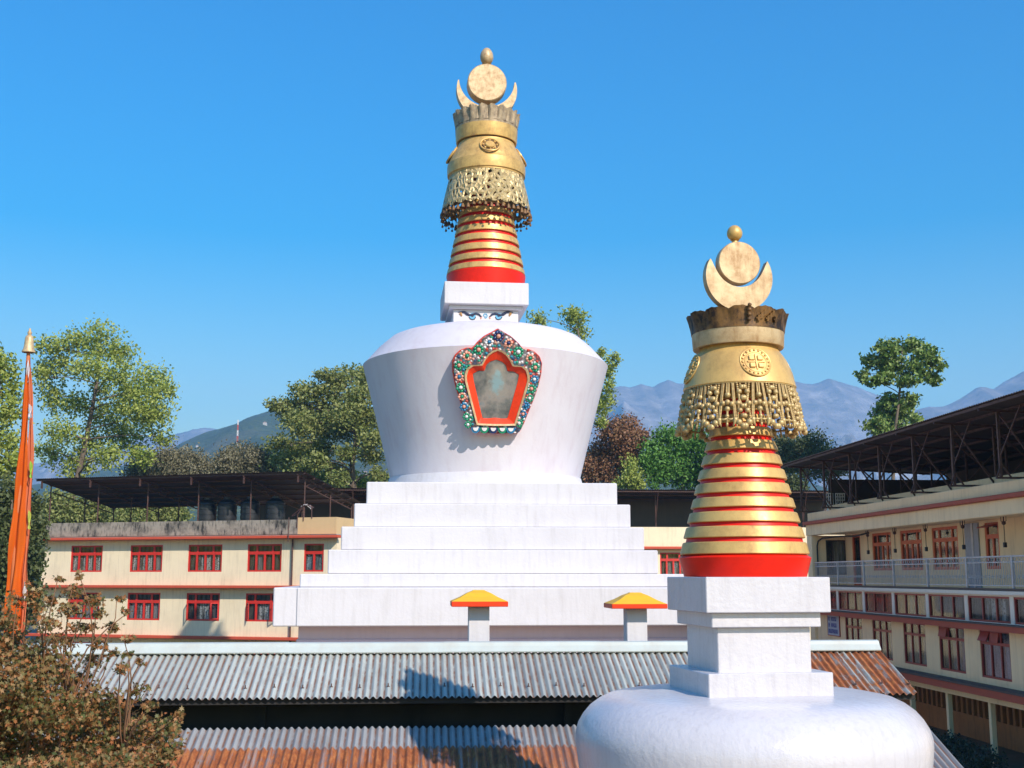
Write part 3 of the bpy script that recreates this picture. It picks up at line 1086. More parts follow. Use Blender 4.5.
mb = MB(); mb.lathe([(ca[0] - 0.08, ca[1] + 0.005), (ca[0] - 0.005, ca[1]), (ca[0], ca[1] + 0.01), (cb2[0], cb2[1]), (cb2[0] - 0.1, cb2[1] + 0.01)], O0, 96)
mb.build('collar', M['gold_pale'], small, True, True, angle=35)
c0, c1 = szr(334.5, 46.0), szr(315.5, 49.2)
crown(small, O0, c0[0], c0[1] - 0.01, c1[0], c1[1], 12, 0.035, 0.03, True, 'gold_old', 0.012)
mb = MB(); mb.disc(c0[0] - 0.02, c0[1] + 0.02, O0, 64); mb.build('crown_floor', M['gold_old'], small, local=True)
F4 = face_frame(O0, R(-7), c1[0] + 0.005, (c0[1] + c1[1]) / 2, -0.22)
mb = MB()
for (u, w) in ((0, 0.1), (0, 0.05), (0, 0), (0, -0.05)): mb.ball(F4 @ Vector((u, 0, w)), 0.022, 2)
for i in range(7):       # little fretwork squares in relief
    for s_ in (1,):
        u = 0.10 + 0.035 * i; w = 0.03 * ((i * 7) % 3 - 1)
        F5 = face_frame(O0, R(-7) + u / 0.5, c1[0] - 0.012, (c0[1] + c1[1]) / 2 + w, -0.22)
        mb.box((-0.014, -0.012, -0.03), (0.014, 0.02, 0.03), F5); mb.box((-0.03, -0.009, -0.008), (0.03, 0.02, 0.008), F5)
mb.build('crown_relief', M['gold_old'], small, True, True, angle=35)
# crescent, sun, finial (axis leans a little in the picture; sizes from it)
ks = (at_y(745, 270, YS) - CAM).dot(FWD) / FPX / math.cos(R(20)) * 0.985


def tls(dx, py): return (dx * ks, sz(py))


kz = (sz(242) - sz(284)) / 42
mb = MB(); crescent(mb, (0.02, sz(278.2)), 33.6 * kz, (0.024, sz(264.0)), 24.0 * kz, (0.02 - 28.6 * kz, sz(261.5)), (0.02 + 28.6 * kz, sz(261.5)), -0.055, 0.055, rtip=28.6 * kz)
mb.build('crescent_moon', M['gold_pale'], small, local=True)
mb = MB(); disc_on(mb, Matrix.Translation((0.025, 0, sz(264))), 21.0 * kz, -0.062, 0.062, 64, 0.008); mb.build('sun_disc', M['gold_pale'], small, True, True, angle=30)
f0, f1 = sz(241), sz(225.6)
mb = MB(); mb.lathe([(0.005, f0 - 0.03), (0.035, f0 - 0.02), (0.03, f0), (0.05, f0 + 0.005)] + [(7.5 * kz * math.sqrt(1 - (2 * t - 1) ** 2) * (1.08 - 0.16 * t), f0 + (f1 - f0) * t) for t in [0.5 - 0.5 * math.cos(PI * i / 16) for i in range(1, 16)]] + [(0.003, f1)], O0, 32)
mb.build('finial', M['gold'], small, True, True, angle=60)

# bead garlands under the bell: one motif of chains, crosses and loops, 14 times round
rT, zT = szr(391, 54.0); rB, zB = szr(435, 63.0)
HB = zT - zB


def bp(ang, t):
    """point on the garland cone, t from 0 at the top to 1 at the hem"""
    r = rT + (rB - rT) * t
    return Vector((r * math.sin(ang), -r * math.cos(ang), zT - HB * t))


def garland(a0, w):
    mb = MB()
    def chain(p, q, n, r, sag=0.0, big=None):
        for i in range(n + 1):
            t = i / n
            a = p[0] + (q[0] - p[0]) * t; h = p[1] + (q[1] - p[1]) * t + sag * 4 * t * (1 - t)
            mb.ball(bp(a0 + a * w, h), r, 1)
    B = 0.030
    # double chain down the middle, then the bead cross and pendant
    chain((-0.035, 0.0), (-0.035, 0.22), 9, 0.012); chain((0.035, 0.0), (0.035, 0.22), 9, 0.012)
    for (u, h, r) in ((0, 0.27, B * 1.05), (0, 0.43, B), (-0.14, 0.45, B * 0.95), (0.14, 0.47, B * 0.9), (0, 0.58, B * 0.95), (0, 0.74, B * 0.7)):
        mb.ball(bp(a0 + u * w, h), r, 2)
    mb.tube([bp(a0, 0.62), bp(a0, 0.9)], 0.012, 6)
    mb.ball(bp(a0, 0.92), 0.015, 1, (1, 1, 1.8))
    # flanking chains sweeping out to hooked drops
    for s_ in (-1, 1):
        chain((s_ * 0.14, 0.0), (s_ * 0.22, 0.78), 26, 0.013, -0.02)
        chain((s_ * 0.18, 0.0), (s_ * 0.26, 0.78), 26, 0.012, -0.02)
        q = [bp(a0 + s_ * 0.24 * w, 0.78 + 0.03 * i) + Vector((0, 0, 0)) for i in range(3)] + [bp(a0 + s_ * 0.22 * w, 0.90), bp(a0 + s_ * 0.17 * w, 0.97)]
        mb.tube(q, [0.020, 0.028, 0.024, 0.015, 0.004], 8)
        # clusters of big beads between the motifs
        for (u, h, r) in ((0.37, 0.20, B), (0.335, 0.46, B * 0.95), (0.39, 0.62, B * 0.9), (0.35, 0.88, B * 1.1), (0.465, 0.10, B * 0.95), (0.48, 0.34, B * 1.05), (0.465, 0.52, B * 0.85), (0.48, 0.74, B * 0.95), (0.47, 0.96, B * 1.1)):
            mb.ball(bp(a0 + s_ * u * w, h), r, 2)
        chain((s_ * 0.30, 0.0), (s_ * 0.46, 0.55), 18, 0.015, 0.10)
        chain((s_ * 0.41, 0.0), (s_ * 0.29, 0.95), 24, 0.012, 0.0)
        mb.tube([bp(a0 + s_ * 0.22 * w, 0.80), bp(a0 + s_ * 0.10 * w, 0.815), bp(a0, 0.80)], 0.011, 6)
        mb.tube([bp(a0 + s_ * 0.26 * w, 0.86), bp(a0 + s_ * 0.38 * w, 0.93), bp(a0 + s_ * 0.5 * w, 0.95)], 0.013, 6)
    return mb


mb = MB(); mb.lathe([(rT - 0.02, zT), (rT + 0.012, zT), (rT + 0.012, zT + 0.012), (rT - 0.02, zT + 0.012)], O0, 96, True)
hoop = mb.build('garland_hoop', M['bead'], small, True, True, angle=40)
NG = 12
proto = garland(0, 2 * PI / NG).build('bead_garland', M['bead'], hoop, True, True, nofix=True)
for k in range(NG):
    o = proto if k == 0 else link_part(proto.copy(), hoop)
    o.rotation_euler = (0, 0, R(-2) + 2 * PI * k / NG)
# ------------------------------------------------------------------ generic wall with openings
def wall_open(mb, x0, x1, z0, z1, ops, y0, y1):
    """solid wall in the local XZ plane from y0 (front) to y1, with rectangular openings (xa, xb, za, zb)"""
    zs = sorted({z0, z1} | {o[2] for o in ops} | {o[3] for o in ops})
    zs = [z for z in zs if z0 <= z <= z1]
    for za, zb in zip(zs, zs[1:]):
        if zb - za < 1e-4: continue
        row = sorted([(o[0], o[1]) for o in ops if o[2] <= za + 1e-5 and o[3] >= zb - 1e-5])
        x = x0
        for (a, b) in row:
            if a > x + 1e-4: mb.box((x, y0, za), (a, y1, zb))
            x = max(x, b)
        if x < x1 - 1e-4: mb.box((x, y0, za), (x1, y1, zb))


def window(parent, name, w, h, frame_m, curtain_ms, cols, transom, tcols, fw=0.07, mw=0.05, depth=0.07, open_leaf=None, awn=None, curtain_gap=0.06):
    """window in local XZ, origin at its lower left corner, front at y=0 facing -Y.
    cols: positions (0..1) of the mullions below the transom; tcols above"""
    mb = MB()
    mb.box((0, 0, 0), (fw, depth, h)); mb.box((w - fw, 0, 0), (w, depth, h))
    mb.box((fw, 0, 0), (w - fw, depth, fw)); mb.box((fw, 0, h - fw), (w - fw, depth, h))
    zt = h
    if transom:
        zt = h * transom
        mb.box((fw, 0.004, zt - mw * 0.7), (w - fw, depth - 0.004, zt + mw * 0.7))
        for c in tcols:
            mb.box((w * c - mw / 2, 0.008, zt + mw * 0.7), (w * c + mw / 2, depth - 0.008, h - fw))
    for c in cols:
        mb.box((w * c - mw / 2, 0.008, fw), (w * c + mw / 2, depth - 0.008, (zt - mw * 0.7) if transom else h - fw))
    fr = mb.build(name, frame_m, parent, local=True)
    g = MB(); g.box((fw * 0.7, depth * 0.45, fw * 0.7), (w - fw * 0.7, depth * 0.45 + 0.008, h - fw * 0.7)); g.build('pane', M['glass'], fr, local=True)
    # curtains: one gathered cloth behind each light
    edges = [0.0] + list(cols) + [1.0]
    for i, (a, b) in enumerate(zip(edges, edges[1:])):
        cm = curtain_ms[i % len(curtain_ms)]
        if cm is None: continue
        c = MB(); n = 10
        vs = []
        for k in range(n + 1):
            x = w * a + (w * b - w * a) * k / n
            y = depth + curtain_gap + 0.018 * math.sin(k * 2.1 + i)
            vs += [(x, y, fw * 0.5), (x, y, (zt if transom else h) - 0.02)]
        c.add(vs, [(2 * k, 2 * k + 2, 2 * k + 3, 2 * k + 1) for k in range(n)])
        c.build('curtain', cm, fr, True, True)
    if transom:
        c = MB(); c.add([(0.03, depth + curtain_gap + 0.03, zt), (w - 0.03, depth + curtain_gap + 0.03, zt), (w - 0.03, depth + curtain_gap + 0.03, h - 0.02), (0.03, depth + curtain_gap + 0.03, h - 0.02)], [(0, 1, 2, 3)])
        c.build('upper_curtain', M['curtain_dark'], fr, local=True)
    if open_leaf:
        for (xa, ang, lw) in open_leaf:
            L = MB()
            Mx = Matrix.Translation((xa, -0.01, 0)) @ Matrix.Rotation(ang, 4, 'Z')
            z0_, z1_ = fw, (zt if transom else h) - 0.03
            for bb in (((0, 0, z0_), (0.06, 0.04, z1_)), ((lw - 0.06, 0, z0_), (lw, 0.04, z1_)), ((0.06, 0, z0_), (lw - 0.06, 0.04, z0_ + 0.07)), ((0.06, 0, z1_ - 0.07), (lw - 0.06, 0.04, z1_))):
                L.box(bb[0], bb[1], Mx)
            lf = L.build('open_shutter', frame_m, fr, local=True)
            g = MB(); g.box((0.055, 0.015, z0_ + 0.065), (lw - 0.055, 0.022, z1_ - 0.065), Mx); g.build('pane', M['glass'], lf, local=True)
    if awn:
        for (xa, xb, ang) in awn:
            L = MB()
            Mx = Matrix.Translation((0, -0.005, h - 0.06)) @ Matrix.Rotation(ang, 4, 'X')
            hh = h - zt - 0.10
            L.box((w * xa, 0, -hh), (w * xb, 0.03, 0), Mx)
            L.build('tilted_vent', M['frame_maroon'], fr, local=True)
    return fr


# ================================================================== the left building (hostel)
pA = CAM + (lambda d: d * (79.5 / d.dot(FWD)))(ray(49, 539))
pB = CAM + (lambda d: d * (73.9 / d.dot(FWD)))(ray(314, 537.2))
du = Vector((pB.x - pA.x, pB.y - pA.y, 0)).normalized()
rzL = math.atan2(du.y, du.x)
nrmL = Vector((du.y, -du.x, 0))           # outward, towards the camera
zband = (pA.z + pB.z) / 2
LB = thing('building', 'long cream hostel with red window frames, blotched parapet and open tin shelter on its roof', 'building', (pB.x, pB.y, 0), rzL)
ML = LB.matrix_basis.copy(); MLi = ML.inverted()


def lp(px, py, off=0.0):
    """local point on the hostel's facade plane (off: distance in front)"""
    return MLi @ on_plane(px, py, pB + nrmL * off, nrmL)


xL = lp(42, 560).x; xR = lp(336.5, 560).x
z_top = lp(300, 519.5).z; z1b = zband; z2b = lp(200, 586.5).z; z3b = lp(200, 637).z
DEP = 9.0
rows_w = []
for (px0, px1, py0, py1) in ((70, 103, 545, 571.8), (129.5, 163, 544.7, 571.8), (187.5, 222.5, 544.5, 571.8), (247, 282, 544.3, 571.8), (303.5, 324, 544, 572)):
    a = lp(px0, py1); b = lp(px1, py0); rows_w.append((a.x, b.x, a.z, b.z))
rows_l = []
for (px0, px1, py0, py1) in ((67, 100, 593, 619.5), (126.5, 160.5, 593, 619.8), (185.5, 220, 593, 620.8), (245, 280, 593, 621)):
    a = lp(px0, py1); b = lp(px1, py0); rows_l.append((a.x, b.x, a.z, b.z))
za_u = sum(r[2] for r in rows_w) / 5; zb_u = sum(r[3] for r in rows_w) / 5
za_l = sum(r[2] for r in rows_l) / 4; zb_l = sum(r[3] for r in rows_l) / 4
rows_w = [(r[0], r[1], za_u, zb_u) for r in rows_w]; rows_l = [(r[0], r[1], za_l, zb_l) for r in rows_l]
rows_l.append((rows_w[4][0], rows_w[4][1], za_l, zb_l))
rows_g = [(r[0], r[1], za_l - 3.15, zb_l - 3.15) for r in rows_l]
mb = MB()
wall_open(mb, xL, xR, 0, z1b + 0.02, rows_w + rows_l + rows_g, 0, 0.22)
mb.box((xL, 0.22, 0), (xL + 0.22, DEP, z1b)); mb.box((xR - 0.22, 0.22, 0), (xR, DEP, z1b)); mb.box((xL + 0.22, DEP - 0.22, 0), (xR - 0.22, DEP, z1b))
mb.build('wall', M['cream'], LB, local=True)
mb = MB(); mb.box((xL, 0.01, z1b + 0.02), (xR, DEP, z1b + 0.16)); mb.build('roof_slab', M['concrete'], LB, local=True)
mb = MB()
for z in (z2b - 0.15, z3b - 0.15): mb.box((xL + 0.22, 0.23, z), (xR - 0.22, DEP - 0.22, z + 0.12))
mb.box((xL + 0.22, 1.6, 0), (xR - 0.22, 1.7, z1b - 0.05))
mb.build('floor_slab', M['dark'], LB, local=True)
mb = MB()
xs = lp(298, 525).x
mb.box((xL + 0.15, -0.03, z1b + 0.16), (xs, 0.14, z_top)); mb.box((xL + 0.15, 0.14, z1b + 0.16), (xL + 0.32, DEP, z_top))
mb.build('parapet', M['parapet'], LB, local=True)
mb = MB(); mb.box((xs + 0.002, -0.03, z1b + 0.16), (xR - 0.05, 0.14, z_top + 0.12)); mb.box((xR - 0.22, 0.14, z1b + 0.16), (xR - 0.05, DEP, z_top + 0.12)); mb.build('parapet', M['cream_dark'], LB, local=True)
for (z, ov, xe) in ((z1b, 0.64, xR + 0.35), (z2b, 0.63, xR), (z3b, 0.63, xR)):
    mb = MB(); mb.bevbox((xL - 0.7, -ov, z - 0.09), (xe, -0.001, z + 0.075), 0.015); mb.build('red_ledge', M['band'], LB, local=True)
WKW = dict(cols=(0.25, 0.5, 0.75), transom=0.68, tcols=(0.27, 0.73), fw=0.10, mw=0.13, depth=0.10)
cu = [[M['curtain_lace']] * 4, [M['curtain_lace'], M['curtain_lace'], M['curtain_lace'], M['curtain_grey']], [M['curtain_dark'], M['curtain_lace'], M['curtain_lace'], M['curtain_lace']], [M['curtain_dark'], M['curtain_grey'], M['curtain_dark'], M['curtain_dark']], [M['curtain_blue']] * 2]
cl = [[M['curtain_grey'], M['curtain_lace']], [M['curtain_grey'], M['curtain_lace'], M['curtain_lace'], M['curtain_grey']], [M['curtain_grey'], M['curtain_lace'], M['curtain_lace'], M['curtain_grey']], [M['curtain_dark'], M['curtain_lace'], M['curtain_lace'], M['curtain_grey']], [M['curtain_grey']] * 2]
for rowi, (rws, cs) in enumerate(((rows_w, cu), (rows_l, cl), (rows_g, cl))):
    for i, (a, b, za, zb) in enumerate(rws):
        kw = dict(WKW)
        if i == 4: kw.update(cols=(0.5,), tcols=())
        w_ = b - a
        if rowi == 1 and i in (2, 3):
            kw['cols'] = (0.27, 0.73) if i == 2 else (0.3, 0.73)
            kw['open_leaf'] = [(0.08, -R(62 if i == 2 else 50), 0.50)] + ([(w_ - 0.08, R(180 + 38), 0.50)] if i == 2 else [(w_ - 0.08, R(180 + 60), 0.5)])
            cset = [M['curtain_dark'], M['curtain_lace'], M['curtain_grey']]
        else: cset = cs[i]
        wn = window(LB, 'window', w_, zb - za, M['frame_red'], cset, **kw)
        wn.location = (a, 0.03, za)
# drainpipe
xp = lp(293, 560).x
mb = MB(); mb.tube([(xp, -0.12, 0.3), (xp, -0.12, z1b - 0.15)], 0.055, 8); mb.tube([(xp, -0.70, z1b - 0.3), (xp, -0.70, z_top + 0.1)], 0.03, 6)
mb.build('drainpipe', M['iron'], LB, True, True, angle=40)
# the tin shelter over the flat roof: slopes down towards the back
xe0 = lp(33, 479, 1.2).x; xe1 = lp(305, 471, 1.0).x
zr0 = (lp(33, 479, 1.2).z + lp(305, 471, 1.0).z) / 2
SLP = 0.165; RD = 7.4


def shz(y): return zr0 - SLP * (y + 1.1)


def corr_sheet(mb, x0, x1, pts, pitch, amp, spp=8, thick=0.0):
    """corrugated sheet: ridges follow pts [(y, z), ...], wave along x"""
    n = max(2, int((x1 - x0) / pitch * spp))
    b = len(mb.v); m = len(pts)
    d = Vector((0, pts[-1][0] - pts[0][0], pts[-1][1] - pts[0][1])).normalized()
    nr = Vector((0, -d.z, d.y))
    if nr.z < 0: nr = -nr
    for (y, z) in pts:
        for i in range(n + 1):
            x = x0 + (x1 - x0) * i / n
            h = amp * math.sin(2 * PI * x / pitch)
            mb.v.append(Vector((x, y, z)) + nr * h)
    for j in range(m - 1):
        for i in range(n):
            mb.f.append([b + j * (n + 1) + i, b + j * (n + 1) + i + 1, b + (j + 1) * (n + 1) + i + 1, b + (j + 1) * (n + 1) + i]); mb.mi.append(mb.cm)
    return mb


mb = MB(); corr_sheet(mb, xe0, xe1, [(-1.1, shz(-1.1)), (RD, shz(RD))], 0.15, 0.018, 6)
sh = mb.build('shelter_roof', M['roofdark'], LB, True, True)
mb = MB()
for k in range(7):
    y = -0.9 + k * (RD + 0.7) / 6
    mb.bar((xe0 + 0.05, y, shz(y) - 0.08), (xe1 - 0.05, y, shz(y) - 0.08), 0.07, 0.09)
mb.build('purlin', M['iron'], sh, local=True)
nfr = 6
for k in range(nfr):
    x = xe0 + 0.5 + (xe1 - xe0 - 1.0) * k / (nfr - 1)
    mb = MB()
    mb.bar((x, -1.0, shz(-1.0) - 0.17), (x, RD - 0.2, shz(RD - 0.2) - 0.17), 0.06, 0.08)
    mb.bar((x, 0.2, shz(0.2) - 0.62), (x, RD - 0.4, shz(RD) - 0.50), 0.05, 0.06)
    for q in range(8):
        y = 0.2 + q * (RD - 0.6) / 8; y2 = y + (RD - 0.6) / 8
        zl = shz(y) - 0.60; zu = shz(y2) - 0.18
        mb.bar((x, y, zl), (x, y2, zu), 0.03)
    mb.build('roof_truss', M['iron'], sh, local=True)
    for (y, zb_) in ((0.03, z_top), (RD * 0.5, z1b + 0.16), (RD - 0.4, z1b + 0.16)):
        if y < 0.1 and k in (0, nfr - 1) and False: continue
        mb = MB(); mb.tube([(x, y, zb_), (x, y, shz(y) - 0.2)], 0.045, 8); mb.build('shelter_post', M['iron'], sh, True, True, angle=40)
    mb = MB(); mb.box((x - 0.05, -0.95, shz(-0.95) - 0.62), (x + 0.05, -0.87, shz(-0.95) - 0.2)); mb.build('hanging_bracket', M['iron'], sh, local=True)

# water tanks on the flat roof
tank_lab = ['black plastic water tank on the hostel roof, leftmost of the row of four', 'black water tank on the hostel roof, second from the left of the row', 'black water tank on the hostel roof, third from the left, right of a post', 'black water tank on the hostel roof, rightmost of the row, beside the bent frame']
tk0 = None
for k, (pxa, pxb) in enumerate(((197.5, 217), (217.5, 237), (240, 260.5), (263, 288))):
    yb = 1.25
    q0 = lp(pxa, 510, -yb); q1 = lp(pxb, 510, -yb)
    r = min(0.62, (q1.x - q0.x) / 2)
    loc = ML @ Vector(((q0.x + q1.x) / 2, yb, z1b + 0.16))
    t = thing('water_tank', tank_lab[k], 'water tank', loc, rzL, 'black water tanks on the hostel roof')
    H = lp(230, 497.5, -yb).z - (z1b + 0.16)
    prof = [(0.01, 0), (r * 0.97, 0.0), (r, 0.05)]
    for q in range(6):
        z = 0.1 + (H * 0.82 - 0.1) * q / 6
        prof += [(r, z), (r, z + H * 0.09), (r * 0.965, z + H * 0.10), (r * 0.965, z + H * 0.125)]
    prof += [(r, H * 0.83), (r * 0.97, H * 0.86), (r * 0.45, H * 0.95), (r * 0.40, H * 0.95), (r * 0.01, H * 0.955)]
    mb = MB(); mb.lathe(prof, (0, 0, 0), 32); mb.build('tank_body', M['tank'], t, True, True, angle=40)
    mb = MB(); mb.lathe([(0.01, H * 0.94), (r * 0.36, H * 0.94), (r * 0.36, H), (0.01, H * 1.01)], (0, 0, 0), 24); mb.build('lid', M['tank'], t, True, True, angle=40)
    mb = MB(); mb.tube([(r * 0.9, -0.1, 0.1), (r * 1.03, -0.12, 0.1), (r * 1.03, -0.12, 0.0)], 0.03, 6); mb.build('outlet_pipe', M['iron'], t, True, True)
# bent metal frame with a rag on it, at the parapet's end
q = lp(296, 519, 0.15)
fl = thing('bent_frame', 'bent metal frame draped with a grey rag standing at the end of the hostel parapet', 'frame', ML @ Vector((q.x, -0.05, z_top)), rzL)
mb = MB()
for (a, b) in (((0, 0, -0.5), (0.06, 0, 0.3)), ((0.06, 0, 0.3), (0.35, 0, 0.75)), ((0.35, 0, 0.75), (0.72, 0, 0.9)), ((0.72, 0, 0.9), (1.0, 0, 0.72)), ((1.0, 0, 0.72), (1.02, 0, 0.05)), ((-0.35, 0, 0.22), (0.35, 0, 0.75)), ((0.45, 0, 0.8), (0.45, 0, -0.1)), ((-0.35, 0.3, 0.22), (0.72, 0.3, 0.9)), ((0.72, 0.3, 0.9), (1.0, 0.3, 0.72)), ((-0.35, 0, 0.22), (-0.35, 0.3, 0.22)), ((1.0, 0, 0.72), (1.0, 0.3, 0.72))):
    mb.tube([a, b], 0.03, 6)
mb.build('frame', M['iron'], fl, True, True, angle=40)
mb = MB()
n = 14; vs = []
for i in range(n + 1):
    t = i / n
    x = 0.15 + 0.8 * t; z = 0.55 + 0.38 * math.sin(PI * (0.15 + 0.75 * t)) ** 1.0
    for j in range(5):
        vs.append((x + 0.02 * math.sin(3 * j + i), 0.36 - 0.10 * j, z + 0.03 - 0.018 * abs(j - 2) ** 2 + 0.02 * math.sin(2.3 * i + j)))
mb.add(vs, [(i * 5 + j, (i + 1) * 5 + j, (i + 1) * 5 + j + 1, i * 5 + j + 1) for i in range(n) for j in range(4)])
mb.build('rag', plain('grey_rag', (0.40, 0.37, 0.35), 0.95, 0, 0.3), fl, True, True)

# ================================================================== the back wing behind the big stupa
YW = 88.0
WX0, WX1 = -13.5, 31.5
BW = thing('building', 'cream back wing with wide dark roof, seen just right of the big stepped base', 'building', (WX0, YW, 0))
zW_band = at_y(655, 548, YW).z; zW_par = at_y(655, 527, YW).z; zW_roof = at_y(655, 489.5, YW - 1.2).z
win_px = [(661.5, 691, 551.5, 575.0)]
ops = []
za = at_y(676, 575.5, YW).z; zb = at_y(676, 552.5, YW).z
xw = at_y(660, 560, YW).x
wx = [xw - 3.6 * k for k in range(5, 0, -1)] + [xw + 3.6 * k for k in range(0, 3)]
ops = [(x, x + 2.0, za, zb) for x in wx] + [(x, x + 2.0, za - 2.9, zb - 2.9) for x in wx]
mb = MB()
wall_open(mb, WX0, WX1, 0, zW_band, ops, YW, YW + 0.22)
mb.box((WX0, YW + 0.22, 0), (WX0 + 0.22, YW + 8, zW_par)); mb.box((WX1 - 0.22, YW + 0.22, 0), (WX1, YW + 8, zW_par)); mb.box((WX0 + 0.22, YW + 7.8, 0), (WX1 - 0.22, YW + 8, zW_par))
mb.box((WX0, YW, zW_band + 0.0), (WX1, YW + 0.22, zW_par))
mb.build('wall', M['cream'], BW)
mb = MB(); mb.box((WX0 + 0.22, YW + 1.5, 0), (WX1 - 0.22, YW + 1.6, zW_par)); mb.box((WX0 + 0.22, YW + 0.22, zW_band - 0.1), (WX1 - 0.22, YW + 7.8, zW_band + 0.1)); mb.build('inner_wall', M['dark'], BW)
mb = MB(); mb.box((WX0, YW + 3.4, zW_par - 0.4), (WX1 - 0.3, YW + 3.6, zW_roof - 0.1)); mb.build('loft_shade_sheet', M['roofdark'], BW)  # dark sheet standing in for the shade of the open gallery
mb = MB(); mb.bevbox((WX0, YW - 0.5, zW_band - 0.08), (WX1, YW - 0.002, zW_band + 0.1), 0.015); mb.build('red_ledge', M['band'], BW)
mb = MB(); mb.bevbox((WX0, YW - 0.5, zW_band - 2.98), (WX1, YW - 0.002, zW_band - 2.82), 0.015); mb.build('red_ledge', M['band'], BW)
mb = MB(); corr_sheet(mb, WX0 - 0.3, WX1, [(YW - 1.2, zW_roof), (YW + 8.5, zW_roof - 1.0)], 0.16, 0.018, 5)
wr = mb.build('roof', M['roofdark'], BW, True)
mb = MB()
for k in range(6):
    y = YW - 1.0 + k * 1.8
    mb.bar((WX0, y, zW_roof - 0.103 * (y - YW + 1.2) - 0.1), (WX1 - 0.2, y, zW_roof - 0.103 * (y - YW + 1.2) - 0.1), 0.08, 0.1)
mb.build('purlin', M['iron'], wr)
for k in range(12):
    x = WX0 + 1 + k * 3.7
    mb = MB(); mb.tube([(x, YW + 0.1, zW_par), (x, YW + 0.1, zW_roof - 0.25)], 0.05, 6); mb.bar((x, YW + 0.1, zW_par + 0.3), (x, YW - 1.0, zW_roof - 0.2), 0.05); mb.build('roof_post', M['iron'], wr)
for i, x in enumerate(wx):
    for dz in (0, -2.9):
        wn = window(BW, 'window', 2.0, zb - za, M['frame_red'], [M['curtain_dark'], M['curtain_grey'], M['curtain_blue'], M['curtain_grey']], **WKW)
        wn.location = (x - WX0, 0.03, za + dz)

# ================================================================== the right building
XF = 17.0
H0 = CAMH
RB = thing('building', 'ochre building on the right with railed balcony, maroon windows and truss-propped roof', 'building', (XF, 52.3, 0))
YA, YE = 23.0, 52.3          # near and far ends


def bay(k): return 49.0 - 2.97 * k


NB = 9


def cbox(name, a, b, mat, parent=None, e=0.0):
    mb = MB()
    mb.bevbox(a, b, e) if e else mb.box(a, b)
    return mb.build(name, mat, parent or RB)


# ground floor: beam, columns, timber screen
cbox('ground_beam', (XF - 0.15, YA, H0 - 3.72), (XF + 0.25, YE, H0 - 3.50), M['cream_warm'])
cbox('maroon_fascia', (XF - 0.5, YA, H0 - 3.50), (XF + 0.1, YE, H0 - 3.28), M['band_dark'])
cbox('ledge_sheet', (XF - 0.55, YA - 0.05, H0 - 3.28), (XF - 0.001, YE, H0 - 3.22), M['roofdark'])
for k in range(0, NB + 1):
    y = bay(k - 0.5) + 0.2
    if y < YE - 0.2 and y > YA: cbox('column', (XF - 0.06, y - 0.08, 0.0), (XF + 0.10, y + 0.08, H0 - 3.72), M['cream_warm'], e=0.015)
mb = MB()
n = int((YE - YA) / 0.42)
for i in range(n):
    y = YA + 0.1 + i * 0.42
    mb.box((XF + 1.9, y, 0), (XF + 2.02, y + 0.16, 1.72))
mb.box((XF + 1.86, YA, 0.62), (XF + 2.05, YE, 0.78)); mb.box((XF + 1.88, YA, 0), (XF + 2.04, YE, 0.62)); mb.box((XF + 1.86, YA, 1.6), (XF + 2.05, YE, 1.8))
mb.build('timber_screen', M['wood'], RB)
cbox('screen_backing', (XF + 2.1, YA, 0), (XF + 2.2, YE, 2.2), M['dark'])
cbox('gallery_slab', (XF + 0.251, YA, H0 - 3.55), (XF + 7.6, YE, H0 - 3.30), M['cream_warm'])
# first floor: wall with tall windows
ops = []
wy = []
for k in range(-1, NB):
    y1 = bay(k) - 0.85 if k != -1 else None
    yc = bay(k) - 1.75
    wy.append(yc)
    if yc + 0.97 < YE - 1.0 and k >= 0: ops.append((YE - yc - 0.95, YE - yc + 0.95, H0 - 3.03, H0 - 1.60))
mbw = MB()
wall_open(mbw, 0, YE - YA, H0 - 3.22, H0 - 1.60, ops, 0, 0.2)
MRot = Matrix.Translation((XF, YE, 0)) @ Matrix.Rotation(-PI / 2, 4, 'Z')     # local x runs towards the camera, local -y faces the court
mbw.v = [MRot @ v for v in mbw.v]
mbw.build('wall', M['cream_warm'], RB)
for k, o in enumerate(ops):
    wn = window(RB, 'window', o[1] - o[0], o[3] - o[2], M['frame_maroon'], [M['curtain_grey']] if k not in (3, 6) else [M['curtain_dark'], M['curtain_grey'], M['curtain_dark']],
                cols=(0.34, 0.67), transom=0.72, tcols=(0.34, 0.67), fw=0.06, mw=0.06, depth=0.08,
                awn=[None, None, None, [(0.03, 0.33, R(-14))], [(0.03, 0.33, R(-26)), (0.36, 0.64, R(-12))], None][k % 6])
    wn.rotation_euler = (0, 0, -PI / 2)
    wn.location = (0.02, -o[0], o[2])
cbox('maroon_fascia', (XF - 0.32, YA, H0 - 1.60), (XF + 0.2, YE, H0 - 1.43), M['band_dark'])
cbox('ledge_sheet', (XF - 0.36, YA - 0.05, H0 - 1.43), (XF - 0.001, YE, H0 - 1.39), M['roofdark'])
